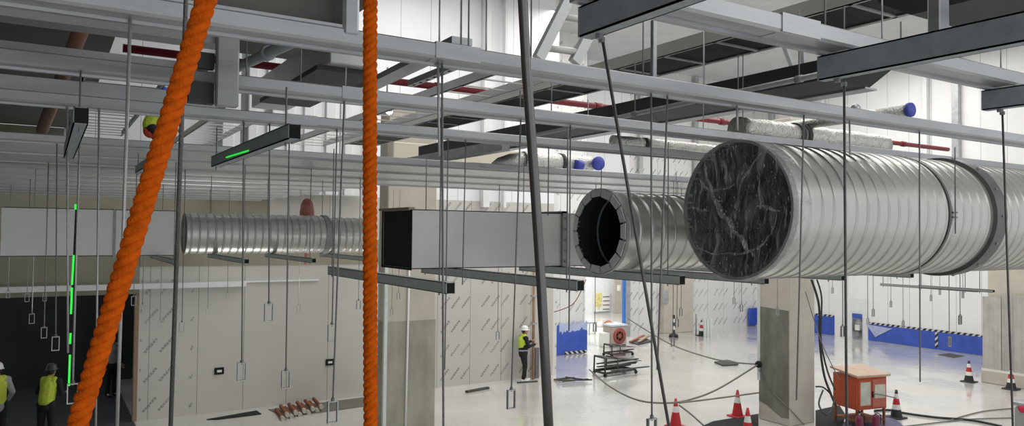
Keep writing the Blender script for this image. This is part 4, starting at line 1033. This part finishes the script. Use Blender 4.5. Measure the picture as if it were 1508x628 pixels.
# ------------------------------------------------------------------ orange distribution cabinet
q = fl(1262, 632)   # front-left foot area
ox, oy = q.x, q.y
W_, D_, H_ = .95, .80, .82
def lp(a, b, z):    # local frame turned a little towards the camera
    c, s = math.cos(math.radians(-12)), math.sin(math.radians(-12))
    return (ox+a*c-b*s, oy+a*s+b*c, FLOOR+z)
def lbox(a0,a1,b0,b1,z0,z1):
    vs = [lp(a,b,z) for a in (a0,a1) for b in (b0,b1) for z in (z0,z1)]
    return MB().add(vs, [(0,1,3,2),(4,6,7,5),(0,4,5,1),(2,3,7,6),(0,2,6,4),(1,5,7,3)])
t = thing('distribution_cabinet', 'orange electrical cabinet on legs at the foot of the right column', 'cabinet', (ox, oy, FLOOR))
make('body', lbox(0,W_,0,D_,.45,.45+H_), orange_box, t)
make('roof', MB().add([lp(-.06,-.08,.45+H_),lp(W_+.06,-.08,.45+H_),lp(W_+.06,D_+.05,.45+H_+.10),lp(-.06,D_+.05,.45+H_+.10),lp(-.06,-.08,.50+H_),lp(W_+.06,-.08,.50+H_),lp(W_+.06,D_+.05,.50+H_+.10),lp(-.06,D_+.05,.50+H_+.10)],[(0,1,2,3),(4,5,6,7),(0,1,5,4),(1,2,6,5),(2,3,7,6),(3,0,4,7)]), mat('faded_cream_orange', (.50,.36,.27), .5), t)
d1 = make('door', lbox(.04,.46,-.015,0,.5,1.2), orange_box, t); make('notice', lbox(.10,.42,-.02,-.014,.56,1.14), mat('pale_green_paper', (.55,.58,.48), .6), d1)
d2 = make('door', lbox(.49,.91,-.015,0,.5,1.2), mat('washed_orange', (.48,.14,.09), .5), t); make('notice', lbox(.56,.9,-.02,-.014,.72,1.06), mat('pale_paper', (.62,.62,.52), .6), d2)
make('side_notice', lbox(W_-.02,W_+.004,.1,.5,.7,1.15), paper, t)
make('handle', lbox(.475,.50,-.04,-.012,.75,.9), black_m, t)
for a in (.04,W_-.04):
    for b in (.04,D_-.04): make('leg', MB().bar(lp(a,b,0),lp(a,b,.45),.05,.05), rust, t)
make('cable_tail', MB().tube([lp(.3,.3,.45),lp(.25,.1,.2),lp(.1,-.1,.05),lp(-.3,-.2,.02)], .03, 8), cable_m, t)
make('lower_shelf', lbox(.03,W_-.03,.03,D_-.03,.14,.17), rust, t)
for (px, py, lb) in ((1266, 640, 'maroon fire extinguisher under the front of the orange cabinet'), (1290, 638, 'dark maroon fire extinguisher right of the orange cabinet')):
    e = fl(px, py); t = thing('fire_extinguisher', lb, 'fire extinguisher', e, 'fire extinguishers by the cabinet')
    make('cylinder', MB().lathe([(0,0),(.085,0),(.09,.02),(.09,.36),(.07,.42),(.03,.45),(0,.45)], e, n=20), maroon, t)
    make('valve', MB().lathe([(.02,.45),(.025,.45),(.025,.50),(0,.50)], e, n=10), stainless, t)
    make('handle', MB().bar((e.x-.07,e.y,FLOOR+.52),(e.x+.05,e.y,FLOOR+.54),.03,.02), black_m, t)
    make('hose', MB().tube([(e.x,e.y-.03,FLOOR+.49),(e.x+.1,e.y-.06,FLOOR+.44),(e.x+.11,e.y-.06,FLOOR+.2)], .012, 6), black_m, t)
# stainless machine at the right edge
q = at(1493, 600, d=15)
t = thing('stainless_cabinet', 'stainless cabinet with a red button cut by the lower right edge', 'cabinet', (q.x, q.y, FLOOR))
zt = at(1496, 590, d=15).z
make('body', MB().bevbox(q.x, q.x+1.0, q.y-.8, q.y, FLOOR, zt-.12, .03), stainless, t)
make('top', MB().bevbox(q.x-.03, q.x+1.0, q.y-.83, q.y+.03, zt-.10, zt, .03), galv, t)
rbp = at(1506, 603, x=q.x-.01); make('red_button', MB().lathe([(0,-.03),(.07,-.03),(.07,.02),(0,.02)], rbp, 'x', 16), mat('signal_red', (.7,.02,.08), .4), t)
make('dark_panel', MB().box(q.x-.012, q.x, q.y-.75, q.y-.08, FLOOR+.2, zt-.55), galv_dark, t)

# ------------------------------------------------------------------ ropes and cables on the floor
def catenary(pts3, n=10):
    out = []
    P = [pts3[0]]+pts3+[pts3[-1]]
    for i in range(1, len(P)-2):
        for k in range(n):
            f = k/n; p0,p1,p2,p3 = P[i-1],P[i],P[i+1],P[i+2]
            out.append(.5*((2*p1)+(p2-p0)*f+(2*p0-5*p1+4*p2-p3)*f*f+(3*p1-p0-3*p2+p3)*f**3))
    out.append(P[-2]); return out
def cable(label, pts, r, m=cable_m, name='floor_cable', cat='cable', grp='loose cables'):
    return make(name, MB().tube(catenary([Vector(p) for p in pts]), r, 6), m, label=label, cat=cat, group=grp)
hk = at(1117, 537, x=rcx-.05)
gm = mat('grey_rope', (.20,.19,.17), .8)
def up(p, h): p = p.copy(); p.z += h; return p
cable('sagging barrier rope from the right column to the lower middle floor', [hk, at(1060,572,d=18.4), at(1020,588,d=17.9), at(985,594,d=17.6), at(940,590,d=18.2), at(900,571,d=19.5), at(868,545,d=21)], .022, gm, 'barrier_rope', 'rope', 'barrier ropes')
cable('upper barrier rope from the right column towards the blue post', [hk, at(1080,534,d=20.5), at(1040,526,d=22), at(985,506,d=25), at(925,470,d=29)], .022, gm, 'barrier_rope', 'rope', 'barrier ropes')
cable('short barrier rope from the bottom-edge cone to the right column', [at(1000,594,d=17.6), at(1050,588,d=18), at(1117,579,d=18.9)], .02, gm, 'barrier_rope', 'rope', 'barrier ropes')
cable('rope running down to the black sheet by the bottom-edge cone', [at(1000,597,d=17.5), at(1018,611,d=17.2), at(1036,627,d=16.9)], .02, gm, 'barrier_rope', 'rope', 'barrier ropes')
cable('black cable running along the floor to the lower right corner', [up(fl(x,y),.03) for x,y in ((1288,607),(1310,606),(1335,611),(1380,617),(1430,621),(1475,630))], .03)
cable('grey cable crossing the floor towards the stainless cabinet, upper one', [up(fl(x,y),.02) for x,y in ((1395,622),(1420,614),(1450,607),(1490,603))], .015, gm)
cable('grey cable crossing the floor towards the stainless cabinet, lower one', [up(fl(x,y),.02) for x,y in ((1330,630),(1380,624),(1430,619),(1490,617))], .015, gm)
cable('thin cable from the orange cabinet to the striped cone', [at(1286,580,d=18.8), at(1303,583,d=19), at(1320,587,d=19.2)], .015, gm)
cable('thick black cable hanging down right of the right column to the orange cabinet', [at(1195,412,d=18.6), at(1206,450,d=18.6), at(1207,500,d=18.5), at(1213,550,d=18.3), at(1224,582,d=18.2), at(1232,600,d=18.1)], .03)
cable('second black cable hanging down right of the right column', [at(1203,412,d=18.5), at(1210,440,d=18.5), at(1209,500,d=18.3), at(1218,545,d=18.2), at(1230,575,d=18.0)], .022)
cable('thin grey line slanting from the right column top to the cabinet', [at(1186,430,d=18.2), at(1210,505,d=18.2), at(1236,560,d=18.2)], .012, gm)
cable('looping cable at the foot of the right column', [at(1201,570,d=18.4), at(1214,572,d=18.3), at(1228,590,d=18.1), at(1218,612,d=17.6), at(1206,596,d=17.8), at(1212,575,d=18.0)], .02)
cable('dark rope lying diagonally across the right column', [at(1118,545,x=rcx-.03), at(1135,575,x=rcx-.03), at(1160,600,x=rcx-.03), at(1185,627,y=rcy-.05)], .014, gm)
cable('red cable hanging from the channel end to the blue film wall', [at(863,412,d=20), at(850,440,d=20.5), at(838,452,d=21), at(816,460,d=22)], .012, mat('red_cable', (.25,.06,.06), .6))

# ------------------------------------------------------------------ people
def capsules(segs, extra=()):
    mb = MB()
    for (p, q, r0_, r1_) in segs:
        p, q = Vector(p), Vector(q); n = 10; L = (q-p).length
        if L < 1e-4: continue
        d = (q-p)/L; pts = []; rad = []
        for k in range(4):
            a = PI/2*(k+.3)/4; pts.append(p-d*r0_*math.cos(a)); rad.append(r0_*math.sin(a))
        pts.append(p); rad.append(r0_); pts.append(q); rad.append(r1_)
        for k in range(4):
            a = PI/2*(1-(k+.7)/4); pts.append(q+d*r1_*math.cos(a)); rad.append(r1_*math.sin(a))
        mb.tube(pts, rad, n)
    for (o, a, b, c) in extra: mb.sphere(o, a, b, c, 14, 10)
    return mb
def remesh(o, vox, smooth=4):
    r = o.modifiers.new('skin', 'REMESH'); r.mode = 'VOXEL'; r.voxel_size = vox; r.use_smooth_shade = True
    s = o.modifiers.new('soft', 'SMOOTH'); s.iterations = smooth; s.factor = .5
def person(px, py, label, face_deg, arms, legs, top, vest, trousers, shoes, helm, scale=1.0, lean=0.0, head_turn=0.0, pos=None, hair=True, belt=None, short=False):
    """built facing -Y, then turned by face_deg; arms: (elbow, wrist) per side; legs: (knee, ankle) per side"""
    q = pos if pos is not None else fl(px, py)
    t = thing('person', label, 'person', q)
    hip, chest, neck, head = Vector((0,0,.95)), Vector((0,-lean*.6,1.32)), Vector((0,-lean,1.50)), Vector((0,-lean-.02,1.635))
    sh = [Vector((s*.185,-lean*.85,1.42)) for s in (-1,1)]; hp = [Vector((s*.095,0,.93)) for s in (-1,1)]
    body = [(hip,chest,.135,.14),(chest,neck,.13,.06),(neck,head,.055,.06)]
    jac = [(hip+Vector((0,0,-.06)),chest,.155,.165),(chest,neck-Vector((0,0,.03)),.16,.085)]; trs = [(hip+Vector((0,0,.04)),hip-Vector((0,0,.02)),.15,.15)]; sho = []; hands = []
    for i, s in enumerate((-1,1)):
        el, wr = Vector(arms[i][0]), Vector(arms[i][1])
        body += [(chest+Vector((0,0,.1)),sh[i],.09,.062),(sh[i],el,.052,.042),(el,wr,.04,.028)]
        jac += [(chest+Vector((0,0,.09)),sh[i],.12,.085),(sh[i],el,.075,.06),(el,el.lerp(wr,.9),.058,.045)]
        d = (wr-el).normalized(); side = d.cross(Vector((0,0,1)) if abs(d.z) < .8 else Vector((0,1,0))).normalized(); nrm = side.cross(d)
        palm = wr+d*.085
        body += [(wr,palm,.026,.03),(wr+side*.012+d*.03,palm+side*.022,.016,.016),(wr-side*.012+d*.03,palm-side*.022,.016,.016)]
        for k, (off, ln) in enumerate(((.03,.07),(.011,.082),(-.01,.076),(-.03,.06))):
            b0 = palm+side*off+d*.005; b1 = b0+d*ln*.5-nrm*.006; b2 = b1+d*ln*.45-nrm*.022
            body += [(b0,b1,.0095,.009),(b1,b2,.009,.0075)]
        th0 = wr+side*.03*s+d*.03; th1 = th0+side*.03*s+d*.035; body += [(th0,th1,.012,.011),(th1,th1+d*.035-nrm*.01,.011,.009)]
        kn, an = Vector(legs[i][0]), Vector(legs[i][1])
        body += [(hip,hp[i],.12,.09),(hp[i],kn,.08,.055),(kn,an,.055,.036),(an,an+Vector((0,-.14,-.05)),.035,.03),(an,an+Vector((0,.04,-.05)),.03,.028)]
        trs += [(hip,hp[i],.145,.11),(hp[i],kn,.105,.078),(kn,an+Vector((0,0,.03)),.078,.066)]
        sho.append([(an+Vector((0,.05,-.045)),an+Vector((0,-.07,-.045)),.045,.045),(an+Vector((0,-.07,-.05)),an+Vector((0,-.17,-.06)),.045,.034),(an,an+Vector((0,0,.06)),.05,.05)])
    ct, st = math.cos(head_turn), math.sin(head_turn)
    def hd(x, y, z): return Vector((head.x+x*ct-y*st, head.y+x*st+y*ct, head.z+z))
    extra = [(head,.078,.095,.115),(hd(0,-.085,-.02),.014,.024,.024),(hd(0,-.078,-.062),.028,.014,.008),(hd(0,-.06,-.095),.04,.035,.025),(hd(.078,0,-.01),.014,.02,.032),(hd(-.078,0,-.01),.014,.02,.032),
             (hd(.032,-.083,.012),.013,.012,.009),(hd(-.032,-.083,.012),.013,.012,.009)]
    def fin(o):
        o.location = (0,0,0)
        return o
    def mk(nm, mb, m, vox, par=t, sm=3):
        rz = Matrix.Rotation(math.radians(face_deg), 3, 'Z'); org = ORG[par.name] if par is t else ORG[t.name]
        mb.v = [tuple(rz @ (Vector(v)*scale) + q) for v in mb.v]
        o = make(nm, mb, m, par)
        if vox: remesh(o, vox, sm)
        return o
    mk('body', capsules(body, extra), skin_m, .0075)
    mk('jacket', capsules(jac), top, .014, sm=5)
    mk('trousers', capsules(trs), trousers, .014, sm=5)
    if vest:
        vs_ = [((hip.lerp(chest,.62) if short else hip+Vector((0,0,.06)))+(Vector((0,.03,0)) if short else Vector()),chest+(Vector((0,.03,0)) if short else Vector()),.16 if short else .168,.175 if short else .180),(chest,chest+Vector((0,0,.10)),.18,.13)]
        for s in (-1,1): vs_.append((chest+Vector((s*.1,0,.02)),chest+Vector((s*.11,0,.13)),.10,.085))
        v = mk('vest', capsules(vs_), vest, .014, sm=5)
    for s in sho: mk('shoe', capsules(s), shoes, .012)
    if belt: mk('belt', MB().lathe([(.172,.99),(.175,1.0),(.175,1.03),(.172,1.04)], (0,0,0), n=24), belt, 0)
    for sx_ in (-.032,.032): mk('eye', MB().sphere(hd(sx_,-.092,.012), .009,.007,.006, 8, 6), black_m, 0)
    mk('hair', capsules([], [(hd(0,.022,.012),.083,.088,.105)]), hair_m, 0)
    if helm:
        prof = [(.135,.035),(.12,.05),(.115,.075),(.11,.11),(.09,.15),(.05,.178),(0,.185)]
        h = mk('helmet', MB().lathe([(r,z) for r, z in prof], (head.x,head.y+.005,head.z), n=24), helm, 0)
        mk('helmet_brim', MB().prism([(head.x+r*math.sin(a)*.115, head.y-.06-r*math.cos(a)*.11) for r, a in [(1,-1.1),(1.05,-.5),(1.1,0),(1.05,.5),(1,1.1)]], head.z+.032, head.z+.046, 'z'), helm, 0)
    return t
# standing worker in black, facing right (towards +X), one hand on the pole, phone height
person(770, 562, 'worker in black with yellow vest and white helmet standing at the brown pole', 78,
       [((-.25,-.10,1.16),(-.16,-.36,1.22)), ((.24,-.08,1.15),(.15,-.36,1.28))],
       [((-.10,-.04,.50),(-.10,.02,.09)), ((.11,-.10,.50),(.11,-.10,.09))],
       black_cloth, hivis, black_cloth, helmet_w, helmet_w, .99, .03, belt=grey_cloth, short=True)
# workers at the dark doorway
dp = at(-6, 652, d=16.4); dp.z = FLOOR
person(0, 0, 'worker in white helmet and pale sleeves at the left edge, back turned', 195,
       [((-.28,.0,1.15),(-.24,-.18,.95)), ((.28,-.02,1.14),(.22,-.2,.98))],
       [((-.10,-.02,.50),(-.10,.02,.09)), ((.10,-.02,.50),(.10,.02,.09))],
       grey_cloth, hivis_d, black_cloth, black_m, helmet_w, 1.02, .06, pos=dp)
dp = at(66, 668, d=16.6); dp.z = FLOOR
person(0, 0, 'worker in yellow vest with black trousers bending in the dark doorway', 150,
       [((-.27,-.12,1.14),(-.2,-.36,1.12)), ((.27,-.14,1.16),(.2,-.38,1.2))],
       [((-.10,-.05,.50),(-.10,.02,.09)), ((.12,-.03,.50),(.12,.03,.09))],
       black_cloth, hivis_d, black_cloth, black_m, helmet_g, .98, .16, pos=dp)
dp = at(162, 640, d=21.5); dp.z = FLOOR
person(0, 0, 'dim worker in grey vest behind the slanting orange rope', 20,
       [((-.26,.02,1.15),(-.25,-.1,.93)), ((.26,.02,1.15),(.25,-.1,.93))],
       [((-.10,-.02,.50),(-.10,.02,.09)), ((.10,-.02,.50),(.10,.02,.09))],
       black_cloth, grey_cloth, black_cloth, black_m, None, 1.0, .02, pos=dp)
# worker on the upper deck, seen between the beams
dk = at(222, 200, d=14.5)
dp = Vector((dk.x, dk.y, dk.z-.75))
person(0, 0, 'worker in red and yellow crouching on the upper deck at upper left', 100,
       [((-.24,-.22,1.15),(-.16,-.42,1.0)), ((.24,-.2,1.15),(.16,-.42,1.02))],
       [((-.12,-.3,.62),(-.12,-.1,.09)), ((.12,-.3,.62),(.12,-.1,.09))],
       red_cloth, hivis, black_cloth, black_m, helmet_b, .95, .22, pos=dp)
make('upper_deck', MB().bevbox(dp.x-1.2, dp.x+1.2, dp.y-.5, dp.y+.9, dp.z-.06, dp.z, .01), galv, label='small grey deck under the crouching worker at upper left', cat='deck')
q = at(262, 134, d=11.5)
t = thing('warning_triangle', 'yellow warning sign peeping out behind the slanting rope', 'sign', q)
make('plate', MB().prism([(q.x-.10,q.z+.05),(q.x-.02,q.z+.17),(q.x+.2,q.z+.17),(q.x+.2,q.z)], q.y, q.y+.02, 'y'), helmet_y, t)
make('bracket', MB().bar((q.x+.08,q.y+.03,q.z-.3),(q.x+.08,q.y+.03,q.z+.1),.03,.02), galv, t)

# ------------------------------------------------------------------ lift everything so the floor is at zero
for o in SC.objects:
    if o.parent is None: o.location.z += EYE

# ------------------------------------------------------------------ light
def area(name, loc, size, energy, target=None, col=(1,.98,.94), sy=None):
    l = bpy.data.lights.new(name, 'AREA'); l.energy = energy; l.color = col
    l.shape = 'RECTANGLE'; l.size = size; l.size_y = sy or size
    o = bpy.data.objects.new(name, l); COL.objects.link(o); o.location = loc
    if target is not None:
        o.rotation_euler = (Vector(target)-Vector(loc)).to_track_quat('-Z', 'Y').to_euler()
    return o
Z = EYE
area('high_bay_lamp', (10, 9, Z+7.6), 6, 380)
area('high_bay_lamp', (20, 10, Z+7.6), 6, 640)
area('high_bay_lamp', (27, 18, Z+7.6), 6, 600)
area('high_bay_lamp', (17, 19, Z+7.6), 5, 560)
area('high_bay_lamp', (9, 16.5, Z+7.6), 5, 330)
area('high_bay_lamp', (5, 2, Z+7.6), 4, 130)
area('near_fill_light', (9, -3, Z+3.5), 2.0, 55, (4, 5, Z))  # unseen lamp added on the camera side to brighten the near beams
area('ceiling_fill_light', (3.0, 12.0, Z-4.5), 1.2, 75, (3.4, 15.5, Z+.75))  # unseen upward lamp added to brighten the far ceiling panels
area('back_room_lamp', (23, 31, Z+2.5), 3, 900)
w = bpy.data.worlds.new('world'); SC.world = w; w.use_nodes = True
w.node_tree.nodes['Background'].inputs['Color'].default_value = (.96,.98,1,1)
w.node_tree.nodes['Background'].inputs['Strength'].default_value = .85
SC.view_settings.view_transform = 'Standard'; SC.view_settings.look = 'None'
SC.view_settings.exposure = 0; SC.view_settings.gamma = 1
SC.view_settings.use_curve_mapping = False
SC.cycles.use_denoising = True
SC.cycles.max_bounces = 8
